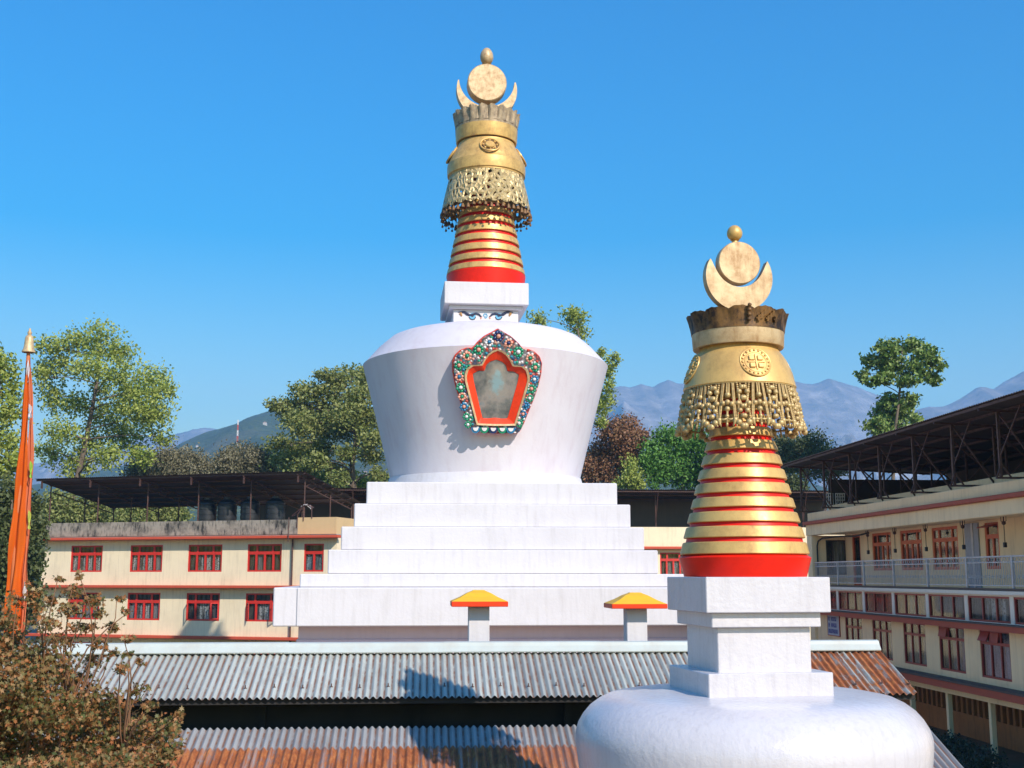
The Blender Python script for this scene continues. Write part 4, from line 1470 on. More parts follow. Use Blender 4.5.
# slit windows between white posts
ops = []
for k in range(-1, NB):
    ya, yb_ = bay(k) - 0.12, bay(k + 1) + 0.12
    ya = min(ya, YE - 0.1); yb_ = max(yb_, YA + 0.1)
    ops.append((YE - ya, YE - yb_, H0 - 1.37, H0 - 0.60))
mbw = MB(); wall_open(mbw, 0, YE - YA, H0 - 1.43, H0 - 0.55, ops, 0, 0.2); mbw.v = [MRot @ v for v in mbw.v]; mbw.build('post_wall', M['cream_white'], RB)
slit_c = {3: [M['curtain_dark'], M['curtain_teal'], M['curtain_teal']], 5: [M['curtain_dark'], M['curtain_lace'], M['curtain_lace']]}
for k, o in enumerate(ops):
    wn = window(RB, 'window', o[1] - o[0], o[3] - o[2], M['frame_maroon'], slit_c.get(k, [M['curtain_dark']]), cols=(0.34, 0.67), transom=None, tcols=(), fw=0.06, mw=0.07, depth=0.08)
    wn.rotation_euler = (0, 0, -PI / 2); wn.location = (0.02, -o[0], o[2])
# balcony
cbox('balcony_slab', (XF - 0.10, YA, H0 - 0.55), (XF + 1.39, YE, H0 - 0.44), M['cream_white'])
cbox('balcony_kerb', (XF - 0.06, YA, H0 - 0.44), (XF + 0.06, YE, H0 - 0.36), M['roofdark'])
rl = None
mb = MB()
for z in (0.57, 0.40, -0.28): mb.bar((XF, YA, H0 + z), (XF, YE - 0.5, H0 + z), 0.045 if z > 0.5 else 0.03)
rl = mb.build('balcony_rail', M['rail'], RB)
np_ = int((YE - 0.5 - YA) / 2.97)
for k in range(np_ + 1):
    y = bay(-0.93) - 2.97 * k
    if y < YA or y > YE - 0.4: continue
    cbox('rail_post', (XF - 0.035, y - 0.035, H0 - 0.37), (XF + 0.035, y + 0.035, H0 + 0.60), M['rail'], rl)
    mb = MB()
    if y - 2.97 > YA:
        for q in range(1, 26):
            yy = y - 2.97 * q / 26
            mb.bar((XF, yy, H0 - 0.28), (XF, yy, H0 + 0.40), 0.012)
        for q in range(16):
            yy = y - 2.97 * (q + 0.5) / 16
            Mx = Matrix.Translation((XF, yy, H0 + 0.485)) @ Matrix.Rotation(-PI / 2, 4, 'Z')
            torus_on(mb, Mx, 0.07, 0.009, 12, 4)
        for q in range(13):
            yy = y - 2.97 * (q + 0.5) / 13
            Mx = Matrix.Translation((XF, yy, H0 - 0.02)) @ Matrix.Rotation(-PI / 2, 4, 'Z')
            torus_on(mb, Mx, 0.05, 0.009, 10, 4)
        mb.build('rail_panel', M['rail'], rl)
XW = XF + 1.4
yd = lambda px: XW * FPX / (px - 423)
spec = [(857, 865.5, -0.42, 1.75, 'door'), (878, 897.7, 0.22, 1.72, 'w'), (907.5, 930, 0.22, 1.72, 'w'), (940.8, 968, 0.22, 1.72, 'w'), (996.7, 1011.5, 0.22, 1.72, 'n')]
ops = []
for (p0, p1, za, zb, kd) in spec: ops.append((YE - yd(p0), YE - yd(p1), H0 + za, H0 + zb, kd))
yy = 35.2
while yy - 2.0 > YA + 0.5:
    ops.append((YE - yy, YE - yy + 2.0, H0 + 0.22, H0 + 1.72, 'w')); yy -= 3.0
mbw = MB(); wall_open(mbw, 0.6, YE - YA, H0 - 0.44, H0 + 2.3, [o[:4] for o in ops], 0, 0.2)
MR2 = Matrix.Translation((XW, YE, 0)) @ Matrix.Rotation(-PI / 2, 4, 'Z'); mbw.v = [MR2 @ v for v in mbw.v]; mbw.build('balcony_wall', M['cream_warm'], RB)
for k, o in enumerate(ops):
    if o[4] == 'door':
        wn = window(RB, 'door', o[1] - o[0], o[3] - o[2], M['frame_orange'], [M['dark']], cols=(), transom=None, tcols=(), fw=0.12, mw=0.06, depth=0.08)
    else:
        wn = window(RB, 'window', o[1] - o[0], o[3] - o[2], M['frame_orange'], [M['curtain_grey'], M['curtain_lace'], M['curtain_lace'], M['curtain_grey']] if o[4] == 'w' else [M['curtain_grey']] * 2,
                    cols=(0.25, 0.5, 0.75) if o[4] == 'w' else (0.5,), transom=0.70, tcols=(0.25, 0.75) if o[4] == 'w' else (), fw=0.10, mw=0.10, depth=0.08,
                    awn=[(0.1, 0.9, R(-75))] if o[4] == 'n' else None)
    wn.rotation_euler = (0, 0, -PI / 2); wn.location = (1.4 + 0.02, -o[0], o[2])
ya, yb_ = yd(976.6), yd(991)
cbox('grey_shutter', (XW - 0.05, yb_, H0 - 0.44), (XW - 0.002, ya, H0 + 1.75), plain('grey_blue_sheet', (0.33, 0.33, 0.37), 0.6, 0, 0.1))
cbox('shutter_edge', (XW - 0.07, yb_ + 0.35, H0 - 0.44), (XW - 0.052, yb_ + 0.48, H0 + 1.75), M['rail'])
# return wall at the far end of the balcony with a dark window
YRt = 51.7
x0r = at_y(826, 550, YRt).x; x1r = at_y(847, 550, YRt).x
mbw = MB(); wall_open(mbw, XF, XW, H0 - 0.44, H0 + 1.74, [(x0r, x1r - 0.05, H0 + 0.05, H0 + 1.55)], YRt, YRt + 0.2); mbw.build('return_wall', M['cream_warm'], RB)
wn = window(RB, 'window', x1r - 0.05 - x0r, 1.5, M['roofdark'], [M['dark'], M['curtain_grey']], cols=(0.35,), transom=None, tcols=(), fw=0.05, mw=0.05, depth=0.06)
wn.location = (x0r - XF, YRt + 0.02 - YE, H0 + 0.05)
cbox('pier', (XF - 0.12, YE - 0.62, 0), (XF + 0.30, YE, H0 + 1.74), M['cream_warm'], e=0.02)
cbox('end_wall', (XF + 0.3, YE - 0.2, 0), (XF + 7.6, YE, H0 + 1.74), M['cream_warm'])
cbox('near_end_wall', (XF + 0.02, YA - 0.2, 0), (XF + 7.6, YA - 0.001, H0 + 2.2), M['cream_warm'])
cbox('rear_wall', (XF + 7.4, YA, 0), (XF + 7.6, YE - 0.2, H0 + 2.6), M['cream_warm'])
# soffit, edge beam, roof parapet
cbox('edge_beam', (XF - 0.12, YA, H0 + 1.75), (XF + 0.25, YE + 0.1, H0 + 2.22), M['cream_warm'], e=0.02)
cbox('ceiling_slab', (XF + 0.25, YA, H0 + 1.80), (XF + 7.6, YE, H0 + 2.0), M['cream_warm'])
cbox('maroon_fascia', (XF - 0.25, YA, H0 + 2.22), (XF + 0.3, YE + 0.15, H0 + 2.36), M['band_dark'], e=0.015)
cbox('roof_parapet', (XF - 0.02, YA, H0 + 2.36), (XF + 0.2, YE + 0.1, H0 + 2.74), M['cream_warm'], e=0.015)
cbox('upper_parapet', (XF + 0.9, YA, H0 + 2.0), (XF + 1.1, YE, H0 + 3.08), M['cream_warm'], e=0.015)
cbox('loft_floor', (XF + 0.2, YA, H0 + 2.6), (XF + 0.9, YE, H0 + 2.73), M['concrete'])
cbox('loft_back', (XF + 6.6, YA, H0 + 2.0), (XF + 6.7, YE + 0.5, H0 + 4.6), M['roofdark'])  # rear wall coloured dark to carry the gallery's shade
# roof
XE = 16.0; zE = H0 + 4.93


def rz_(x): return zE - 0.045 * (x - XE)


mb = MB()
# corrugations run along x (down the slope): wave along y
n = int((YE + 0.8 - 21.5) / 0.15 * 5)
vs = []
for x in (XE, XE + 2.5, XE + 9.0):
    for i in range(n + 1):
        y = 21.5 + (YE + 0.8 - 21.5) * i / n
        vs.append((x, y, rz_(x) + 0.018 * math.sin(2 * PI * y / 0.15)))
mb.add(vs, [(j * (n + 1) + i, j * (n + 1) + i + 1, (j + 1) * (n + 1) + i + 1, (j + 1) * (n + 1) + i) for j in range(2) for i in range(n)])
rf = mb.build('roof', M['roofdark'], RB, True)
mb = MB()
for x in (XE + 0.1, XE + 1.0, XE + 2.2, XE + 3.6, XE + 5.0, XE + 6.6):
    mb.bar((x, 21.6, rz_(x) - 0.07), (x, YE + 0.7, rz_(x) - 0.07), 0.06, 0.08)
mb.build('purlin', M['iron'], rf)
for k in range(10):
    y = 52.0 - 3.08 * k + 0.03 * k * k * 0
    if y < 21.8: break
    mb = MB()
    xf, xb = XE + 0.62, XE + 2.1
    zb0 = H0 + 2.80
    mb.bar((XE + 0.05, y, rz_(XE) - 0.15), (XE + 6.5, y, rz_(XE + 6.5) - 0.15), 0.07, 0.07)
    mb.bar((xf - 0.15, y, zb0), (xb + 0.15, y, zb0), 0.06, 0.06)
    mb.bar((xf, y, zb0), (xf, y, rz_(xf) - 0.15), 0.075)
    mb.bar((xb - 0.12, y, zb0), (xb - 0.12, y, rz_(xb) - 0.15), 0.06)
    mb.bar((xf + 0.03, y, rz_(xf) - 0.2), (xb - 0.15, y, zb0 + 0.03), 0.05)
    mb.bar((xf - 0.12, y, zb0 + 0.02), (xf + 0.03, y, zb0 + 0.4), 0.04); mb.bar((xf + 0.3, y, zb0 + 0.02), (xf + 0.03, y, zb0 + 0.4), 0.04)
    mb.bar((xb - 0.1, y, zb0 + 0.03), (xb + 0.18, y, zb0 + 0.4), 0.04)
    mb.bar((xb - 0.12, y, rz_(xb) - 0.2), (xb + 1.8, y, H0 + 2.9), 0.05)
    mb.bar((xb + 1.8, y, H0 + 2.0), (xb + 1.8, y, rz_(xb + 1.8) - 0.2), 0.06)
    mb.bar((xb + 1.8, y, rz_(xb + 1.8) - 0.2), (xb + 0.2, y, H0 + 3.0), 0.045)
    # brace along the roof edge to the next frame
    mb.bar((xf, y, zb0 + 0.6), (xf, y - 1.4, rz_(xf) - 0.16), 0.035)
    mb.build('roof_truss', M['iron'], rf)
cbox('end_shade_panel', (XF + 0.95, YE - 0.05, H0 + 2.0), (XF + 6.6, YE + 0.05, H0 + 4.25), M['roofdark'])  # dark panel added to hide the sky and stand for shaded loft
for k in range(2):
    xa = at_y(824 + 11.5 * k, 500, 52.0).x
    mb = MB()
    for q in range(5): mb.box((xa + 0.10 * q, 52.0, H0 + 3.0), (xa + 0.035 + 0.10 * q, 52.04, H0 + 3.62))
    for q in range(5): mb.box((xa, 51.99, H0 + 3.0 + 0.145 * q), (xa + 0.435, 52.0, H0 + 3.045 + 0.145 * q))
    mb.build('lattice_screen', M['gem_white'], RB)
# black cable along the beam and down the pier
mb = MB(); mb.tube([(XF + 0.12, YRt - 0.05, H0 - 0.4), (XF + 0.12, YRt - 0.05, H0 + 1.3), (XF + 0.16, YRt - 0.08, H0 + 1.5), (XF + 0.3, YRt - 0.2, H0 + 1.62), (XF + 0.6, 50.0, H0 + 1.66), (XF + 0.5, 48.0, H0 + 1.60), (XF + 0.5, 46.5, H0 + 1.68)], 0.035, 8)
mb.build('wall_cable', M['cable'], RB, True)
# hanging switch cords / lamps below the beam
lamp_lab = ['first hanging lamp from the far end of the balcony, beside the black cable', 'second hanging lamp from the far end of the balcony, between two red windows', 'third hanging lamp from the far end of the balcony', 'fourth hanging lamp on the balcony, left of the grey shutter', 'hanging lamp nearest the picture edge on the balcony, right of the narrow red window']
for k, px in enumerate((873.5, 901.7, 934.3, 973.8, 1017.5)):
    x = XF + 0.45; y = x * FPX / (px - 423)
    t = thing('hanging_lamp', lamp_lab[k], 'lamp', (x, y, H0 + 1.78), 0, 'lamps hanging along the balcony')
    mb = MB(); mb.bar((0, 0, 0.02), (0, 0, -0.16), 0.03); mb.tube([(0, -0.16, 0.0), (0, -0.16, -0.14), (0, 0.0, -0.2), (0, 0.16, -0.14), (0, 0.16, 0.0)], 0.012, 5); mb.ball((0, 0, -0.2), 0.065, 2)
    mb.build('bracket', M['iron'], t, local=True)
    mb = MB(); mb.tube([(0, 0, -0.2), (0, 0, -0.80)], 0.012, 5); mb.build('cord', M['cable'], t, local=True)
    mb = MB(); mb.bevbox((-0.045, -0.045, -0.93), (0.045, 0.045, -0.78), 0.01); mb.build('lamp_holder', M['cable'], t, local=True)
# notice board: three lines of white-gapped blue lettering, not legible in the photo
pb0 = at_x(829.0, 615.0, XF); pb1 = at_x(840.5, 637.0, XF)
yA_, yB_ = XF * FPX / (829.3 - 423), XF * FPX / (841.0 - 423)
zt_s, zb_s = H0 - 1.62, H0 - 2.42
sg = thing('notice_board', 'blue and white notice board with three lines of lettering on the right building', 'sign', (XF - 0.02, (yA_ + yB_) / 2, zb_s))
mb = MB(); mb.box((XF - 0.035, yB_, zb_s), (XF - 0.004, yA_, zt_s)); mb.build('board', plain('pale_blue_board', (0.34, 0.38, 0.46), 0.6, 0, 0.1), sg)
mb = MB()
for (a, b) in (((yB_ - 0.03, zb_s - 0.03), (yB_, zt_s + 0.03)), ((yA_, zb_s - 0.03), (yA_ + 0.03, zt_s + 0.03)), ((yB_, zb_s - 0.03), (yA_, zb_s)), ((yB_, zt_s), (yA_, zt_s + 0.03))):
    mb.box((XF - 0.045, a[0], a[1]), (XF - 0.004, b[0], b[1]))
mb.build('board_frame', M['frame_maroon'], sg)
LN = yA_ - yB_
ink = plain('blue_lettering', (0.03, 0.05, 0.24), 0.6, 0, 0.1)
for r_ in range(3):
    mb = MB()
    zc = zt_s - 0.14 - 0.25 * r_
    segs = [(0.06, 0.20), (0.30, 0.78)] if r_ < 2 else [(0.06, 0.86)]
    for (s0, s1) in segs:
        # blocky strokes side by side, like letters too small to read
        m = max(2, int((s1 - s0) / 0.10)); rr = random.Random(40 + r_)
        for q in range(m):
            u0 = s0 + (s1 - s0) * q / m; u1 = u0 + (s1 - s0) / m * 0.86
            ya_ = yA_ - LN * u0; yb2 = yA_ - LN * u1
            mb.box((XF - 0.039, yb2, zc - 0.085), (XF - 0.036, yb2 + (ya_ - yb2) * 0.36, zc + 0.085)); mb.box((XF - 0.0392, yb2 + (ya_ - yb2) * 0.62, zc - 0.085), (XF - 0.0362, ya_, zc + 0.085))
            zz = zc + rr.choice((-0.06, 0.0, 0.06))
            mb.box((XF - 0.0388, yb2, zz - 0.025), (XF - 0.0358, ya_, zz + 0.025))
    mb.build('lettering', ink, sg)

# ================================================================== tin sheds in front of the big stupa
def tin_mat(name, rusty_from=None, seam=None):
    m, nt, bs = new_mat(name)
    v = coords(nt)
    sp = nt.nodes.new('ShaderNodeSeparateXYZ'); nt.links.new(v, sp.inputs[0])
    X, Yv = sp.outputs[0], sp.outputs[1]
    # rust follows the channels: noise stretched along the slope
    st = noise(nt, coords(nt, (9.7, 0.5, 0.5)), 1.0, 5, 0.6)
    fine = noise(nt, coords(nt, (14, 5, 5)), 1.0, 6, 0.7)
    big = noise(nt, v, 0.7, 3)
    ph = math_n(nt, 'SINE', math_n(nt, 'MULTIPLY', X, 2 * PI / PITCHC))
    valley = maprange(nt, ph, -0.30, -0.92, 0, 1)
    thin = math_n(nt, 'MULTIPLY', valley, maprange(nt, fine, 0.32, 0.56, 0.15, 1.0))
    patch = math_n(nt, 'MULTIPLY', maprange(nt, st, 0.56, 0.70), maprange(nt, fine, 0.45, 0.6))
    f = math_n(nt, 'MAXIMUM', math_n(nt, 'MULTIPLY', thin, 0.25), math_n(nt, 'MULTIPLY', patch, 0.25))
    if rusty_from is not None:
        a = maprange(nt, math_n(nt, 'ADD', X, math_n(nt, 'MULTIPLY', math_n(nt, 'ADD', st, -0.5), 0.8)), rusty_from - 0.05, rusty_from + 0.12, 0, 1)
        hv = maprange(nt, math_n(nt, 'ADD', math_n(nt, 'MULTIPLY', st, 0.6), math_n(nt, 'MULTIPLY', fine, 0.5)), 0.47, 0.57, 0, 1)
        hv = math_n(nt, 'MAXIMUM', hv, maprange(nt, noise(nt, coords(nt, (10, 0.8, 0.8), loc=(5, 2, 0)), 1.0, 5), 0.49, 0.56, 0, 1))
        f = math_n(nt, 'MAXIMUM', f, math_n(nt, 'MULTIPLY', a, hv))
    if seam is not None:
        s = maprange(nt, Yv, seam + 0.02, seam - 0.02, 0, 1)
        xs_ = maprange(nt, math_n(nt, 'ADD', X, math_n(nt, 'MULTIPLY', math_n(nt, 'ADD', st, -0.5), 3.0)), 1.5, 4.2, 1.0, 0.12)
        hv = maprange(nt, math_n(nt, 'ADD', st, math_n(nt, 'MULTIPLY', fine, 0.3)), 0.42, 0.62, 0.05, 1.0)
        f = math_n(nt, 'MAXIMUM', f, math_n(nt, 'MULTIPLY', math_n(nt, 'MULTIPLY', s, hv), xs_))
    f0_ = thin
    wn_ = nt.nodes.new('ShaderNodeTexWhiteNoise'); wn_.noise_dimensions = '1D'
    nt.links.new(math_n(nt, 'FLOOR', math_n(nt, 'DIVIDE', X, PITCHC * 7)), wn_.inputs['W'])
    tone = wn_.outputs['Value']
    base = mixc(nt, maprange(nt, big, 0.35, 0.65), (0.37, 0.395, 0.355), (0.47, 0.49, 0.44)) if seam is None else mixc(nt, maprange(nt, big, 0.35, 0.65), (0.24, 0.24, 0.235), (0.35, 0.35, 0.34))
    rc = ramp(nt, [(0.25, (0.10, 0.035, 0.02)), (0.5, (0.30, 0.085, 0.02)), (0.75, (0.50, 0.20, 0.06))])
    nt.links.new(fine, rc.inputs[0])
    base = mixc(nt, maprange(nt, tone, 0, 1, 0.0, 0.45), base, (0.26, 0.255, 0.235))
    grime = maprange(nt, noise(nt, coords(nt, (2.5, 0.8, 0.8)), 2.0, 6, 0.7), 0.5, 0.75, 0, 0.5)
    base = mixc(nt, grime, base, (0.20, 0.17, 0.14))
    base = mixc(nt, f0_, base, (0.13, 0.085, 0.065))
    nt.links.new(mixc(nt, f, base, rc.outputs[0]), bs.inputs['Base Color'])
    nt.links.new(maprange(nt, f, 0, 1, 0.48, 0.85), bs.inputs['Roughness'])
    bs.inputs['Metallic'].default_value = 0.0
    bump(nt, bs, fine, 0.15, 0.006)
    return m


PITCHC = 0.1045
YR, YEv = 19.6, 18.1
zRs = at_y(480, 651.5, YR).z; zEv = at_y(480, 697, YEv).z
SX0, SX1 = -7.6, at_y(917, 689, YEv).x
g = thing('shed', 'long low gallery with pale corrugated tin roof, rust-streaked at its right end', 'shed', (0, YR, 0))
mb = MB(); corr_sheet(mb, SX0, SX1, [(YR - 0.04, zRs - 0.01), (YEv, zEv)], PITCHC, 0.021, 9)
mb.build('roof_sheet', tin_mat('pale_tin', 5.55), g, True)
mb = MB(); corr_sheet(mb, SX0, SX1, [(YR + 0.04, zRs - 0.01), (2 * YR - YEv, zEv)], PITCHC, 0.021, 6)
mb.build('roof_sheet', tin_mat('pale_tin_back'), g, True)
zcap = at_y(480, 641.5, YR).z
mb = MB()
cp = [(YR - 0.155, zRs + 0.005), (YR - 0.085, zRs + 0.09), (YR - 0.055, zcap - 0.015), (YR, zcap), (YR + 0.055, zcap - 0.015), (YR + 0.085, zRs + 0.09), (YR + 0.155, zRs + 0.005), (YR + 0.145, zRs - 0.012), (YR, zcap - 0.04), (YR - 0.145, zRs - 0.012)]
xc1 = at_y(882, 643, YR - 0.2).x
cutx = [SX0, -4.55, -2.1, 0.4, 2.85, 5.3, xc1]
for i in range(6):
    e = 0.004 * (i % 2)
    mb.add([(cutx[i] - (0.06 if i else 0), y - e * 0.3, z + e) for (y, z) in cp] + [(cutx[i + 1], y - e * 0.3, z + e) for (y, z) in cp], [[k, (k + 1) % 10, 10 + (k + 1) % 10, 10 + k] for k in range(10)] + [list(range(10)), list(range(19, 9, -1))])
mb.build('ridge_cap', weathered('pale_ridge_tin', (0.47, 0.51, 0.47), (0.30, 0.15, 0.07), 0.45, 1.8, 0.12, 0.30, 0.1, 12, 0.01, sscale=(6, 2, 2)), g, nofix=False)
mb = MB(); mb.box((SX0 + 0.3, YR - 0.7, 0), (SX1 - 0.3, YR - 0.6, zEv + 0.25)); mb.box((SX0 + 0.3, YR + 0.9, 0), (SX1 - 0.3, YR + 1.0, zEv + 0.1)); mb.build('wall', M['dark'], g)  # dark front wall put in so the gap under the eave reads shaded
mb = MB()
for y in (YEv + 0.12, YEv + 0.75): mb.bar((SX0, y, zEv - 0.10 + (y - YEv) * (zRs - zEv) / 1.5), (SX1, y, zEv - 0.10 + (y - YEv) * (zRs - zEv) / 1.5), 0.06, 0.08)
mb.build('eave_beam', M['dark'], g)
scr0 = None
for k in range(36):
    x = SX0 + 0.35 + k * 0.42; row = k % 2
    x = round(x / PITCHC) * PITCHC + PITCHC * 0.25
    t = 0.82 if row else 0.80
    if k % 7 == 3: t = 0.06
    y = YR + (YEv - YR) * t; z = zRs + (zEv - zRs) * t + 0.018
    if scr0 is None:
        mb = MB(); mb.lathe([(0.022, 0), (0.022, 0.008), (0.009, 0.012), (0.009, 0.045), (0.002, 0.055)], (0, 0, 0), 8)
        scr0 = mb.build('roof_screw', M['iron'], g, True, True, angle=40); s_ = scr0
    else: s_ = link_part(scr0.copy(), g)
    s_.location = (x, y - YR, z)
for k in range(7):
    x = SX0 + 0.6 + k * (SX1 - SX0 - 1.2) / 6
    mb = MB(); mb.box((x - 0.05, YR - 0.82, 0), (x + 0.05, YR - 0.72, zEv + 0.2)); mb.build('post', M['dark'], g)
# lower lean-to
YT = 17.95
zT2 = at_y(480, 726.5, YT).z
YF2 = 15.25; SL2 = 0.36
lw = thing('shed', 'lower lean-to with rusty brown corrugated roof below the long gallery', 'shed', (0, YT, 0))
xs1 = at_x(934, 745, 7.4).x if False else 7.45
mb = MB(); corr_sheet(mb, SX0, xs1, [(YT, zT2), (YT - 1.0, zT2 - SL2), (YF2, zT2 - SL2 * (YT - YF2))], PITCHC, 0.021, 9)
ys = on_plane(300, 748.5, Vector((0, YT, zT2)), Vector((0, -SL2, 1))).y
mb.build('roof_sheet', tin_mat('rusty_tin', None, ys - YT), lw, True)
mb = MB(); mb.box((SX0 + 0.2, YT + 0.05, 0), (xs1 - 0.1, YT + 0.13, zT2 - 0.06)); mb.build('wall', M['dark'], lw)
for k in range(7):
    x = SX0 + 0.6 + k * (xs1 - SX0 - 1.2) / 6
    mb = MB(); mb.box((x - 0.05, YF2 + 0.1, 0), (x + 0.05, YF2 + 0.2, zT2 - SL2 * (YT - YF2) - 0.03)); mb.build('post', M['wood'], lw)

# two pillars with yellow caps between the gallery and the big stupa
YP = 22.0
for k, (cx, pl, pr, cl_, cr, ytop, ye, yb_, lab) in enumerate(((478, 467, 488, 451.5, 508, 590, 601.5, 606.8, 'white pillar with yellow and red cap before the middle of the big stupa base'), (636, 626.5, 647, 611.5, 667, 592.5, 604, 608.7, 'white pillar with yellow and red cap just left of the smaller stupa'))):
    yf = YP - 0.45
    hw_ = (at_y(cr, ye, yf).x - at_y(cl_, ye, yf).x) / 2
    x = (at_y(cr, ye, yf).x + at_y(cl_, ye, yf).x) / 2
    hp = (at_y(pr, 630, YP - 0.2).x - at_y(pl, 630, YP - 0.2).x) / 2
    z0 = at_y(cx, yb_, yf).z; z1 = at_y(cx, ye, yf).z; z2 = at_y(cx, ytop, YP).z
    t = thing('pillar', lab, 'pillar', (x, YP, 0), 0, 'yellow capped white pillars')
    mb = MB(); mb.bevbox((-hp, -hp, 0), (hp, hp, z0), 0.012); mb.build('shaft', M['white'], t, local=True)
    mb = MB(); mb.bevbox((-hw_, -hw_, z0), (hw_, hw_, z1), 0.008); mb.build('cap_edge', M['orange_red'], t, local=True)
    mb = MB()
    prof = [(hw_ - 0.005, z1), (hw_ * 0.66, z1 + (z2 - z1) * 0.38), (hw_ * 0.42, z1 + (z2 - z1) * 0.74), (hw_ * 0.23, z2 - 0.012), (hw_ * 0.20, z2)]
    vs = []
    for (a, z) in prof: vs += [(-a, -a, z), (a, -a, z), (a, a, z), (-a, a, z)]
    fs = [[4 * i + j, 4 * i + (j + 1) % 4, 4 * i + 4 + (j + 1) % 4, 4 * i + 4 + j] for i in range(4) for j in range(4)] + [[16, 17, 18, 19]]
    mb.add(vs, fs); mb.build('cap', M['yellow'], t, local=True)

# ================================================================== prayer flag pole
YFp = 30.0
pt_ = at_y(28.5, 352, YFp); pb_ = at_y(12, 600, YFp)
fx, fy = pb_.x, pb_.y
fpole = thing('prayer_flag', 'tall pole with a long hanging orange prayer flag and golden bell finial', 'flag', (fx, YFp, 0))
ptop = Vector((pt_.x, YFp, pt_.z))
pbot = Vector((pb_.x - (pt_.x - pb_.x) * (pb_.z / (pt_.z - pb_.z)) * 0.9, YFp, 0))
mb = MB(); mb.tube([pbot, ptop], [0.09, 0.045], 12); pol = mb.build('pole', weathered('painted_pole', (0.55, 0.16, 0.05), (0.30, 0.12, 0.06), 0.7), fpole, True, angle=40)


def fl_sheet(rows, yoff, folds, seed):
    """rows: (py, px_left, px_right); cloth with lengthwise folds"""
    mb = MB(); nx = 14; rr = random.Random(seed)
    ph = rr.random() * 6
    R_ = []
    for (a, b) in zip(rows, rows[1:]):
        for t in (0, 0.25, 0.5, 0.75): R_.append([a[i] + (b[i] - a[i]) * t for i in range(3)])
    R_.append(list(rows[-1]))
    vs = []
    for j, (py, l, r) in enumerate(R_):
        P0, P1 = at_y(l, py, YFp), at_y(r, py, YFp)
        w = (P1 - P0).length
        for i in range(nx + 1):
            t = i / nx
            p = P0.lerp(P1, t)
            d = 0.22 * w * math.sin(folds * PI * t + 0.23 * j + ph) + 0.05 * math.sin(0.9 * j + 3 * t + ph)
            e = 0.04 * w * math.sin(0.8 * j + ph) * t
            vs.append(p + Vector((e, yoff - 0.4 * w * t * 0.5 + d, 0.02 * math.sin(5 * t + j))))
    m = nx + 1
    mb.add(vs, [(j * m + i, j * m + i + 1, (j + 1) * m + i + 1, (j + 1) * m + i) for j in range(len(R_) - 1) for i in range(nx)])
    return mb


def cloth(name, a, b):
    m, nt, bs = new_mat(name)
    v = coords(nt, (3, 3, 0.6))
    nt.links.new(mixc(nt, noise(nt, v, 1.5, 4), a, b), bs.inputs['Base Color'])
    bs.inputs['Roughness'].default_value = 0.85; bs.inputs['Specular IOR Level'].default_value = 0.2
    tr = nt.nodes.new('ShaderNodeBsdfTranslucent'); tr.inputs['Color'].default_value = (b[0], b[1], b[2], 1)
    mx = nt.nodes.new('ShaderNodeMixShader'); mx.inputs[0].default_value = 0.3
    nt.links.new(bs.outputs[0], mx.inputs[1]); nt.links.new(tr.outputs[0], mx.inputs[2])
    nt.links.new(mx.outputs[0], nt.nodes['Material Output'].inputs['Surface'])
    return m


fl_sheet([(362, 27, 30), (400, 24.5, 30.5), (440, 21, 30), (480, 17.5, 28.5), (520, 14, 27), (560, 10, 25.5), (600, 6.5, 24), (660, 4, 22)], -0.10, 3, 1).build('flag_cloth', cloth('orange_flag_cloth', (0.66, 0.085, 0.008), (0.78, 0.17, 0.015)), fpole, True, nofix=True)
fl_sheet([(354, 28, 30), (380, 28, 32), (410, 28.5, 33), (450, 27, 33.5), (490, 25, 32.5), (530, 23, 30), (570, 21, 28.5), (600, 20, 27), (650, 18, 25)], 0.02, 4, 2).build('flag_cloth', cloth('salmon_flag_cloth', (0.66, 0.14, 0.06), (0.74, 0.24, 0.11)), fpole, True, nofix=True)
for i, (px, py, w, h, c) in enumerate(((32.5, 412, 3.5, 12, (0.75, 0.72, 0.75)), (33, 470, 3, 16, (0.35, 0.60, 0.08)), (31.5, 520, 3, 18, (0.55, 0.62, 0.12)), (30, 372, 2, 22, (0.75, 0.72, 0.75)), (26.5, 590, 3, 16, (0.76, 0.70, 0.66)))):
    fl_sheet([(py - h / 2, px - 1, px + 1), (py, px - 1.5, px + w / 2), (py + h / 2, px - w / 2, px + w / 2)], -0.14, 2, 10 + i).build('ribbon', cloth('ribbon_cloth', c, c), fpole, True, nofix=True)
zf0, zf1 = at_y(28.5, 352.5, YFp).z, at_y(29, 328, YFp).z
hf = zf1 - zf0; rf_ = 6.3 * 30 / FPX
mb = MB(); mb.lathe([(rf_, zf0), (rf_ * 1.02, zf0 + hf * 0.05), (rf_ * 0.80, zf0 + hf * 0.14), (rf_ * 0.70, zf0 + hf * 0.35), (rf_ * 0.66, zf0 + hf * 0.55), (rf_ * 0.55, zf0 + hf * 0.66), (rf_ * 0.25, zf0 + hf * 0.72), (rf_ * 0.36, zf0 + hf * 0.80), (rf_ * 0.20, zf0 + hf * 0.88), (rf_ * 0.16, zf0 + hf * 0.96), (0.005, zf1)], (ptop.x, YFp, 0), 24)
mb.build('bell_finial', M['gold_pale'], fpole, True, angle=50)
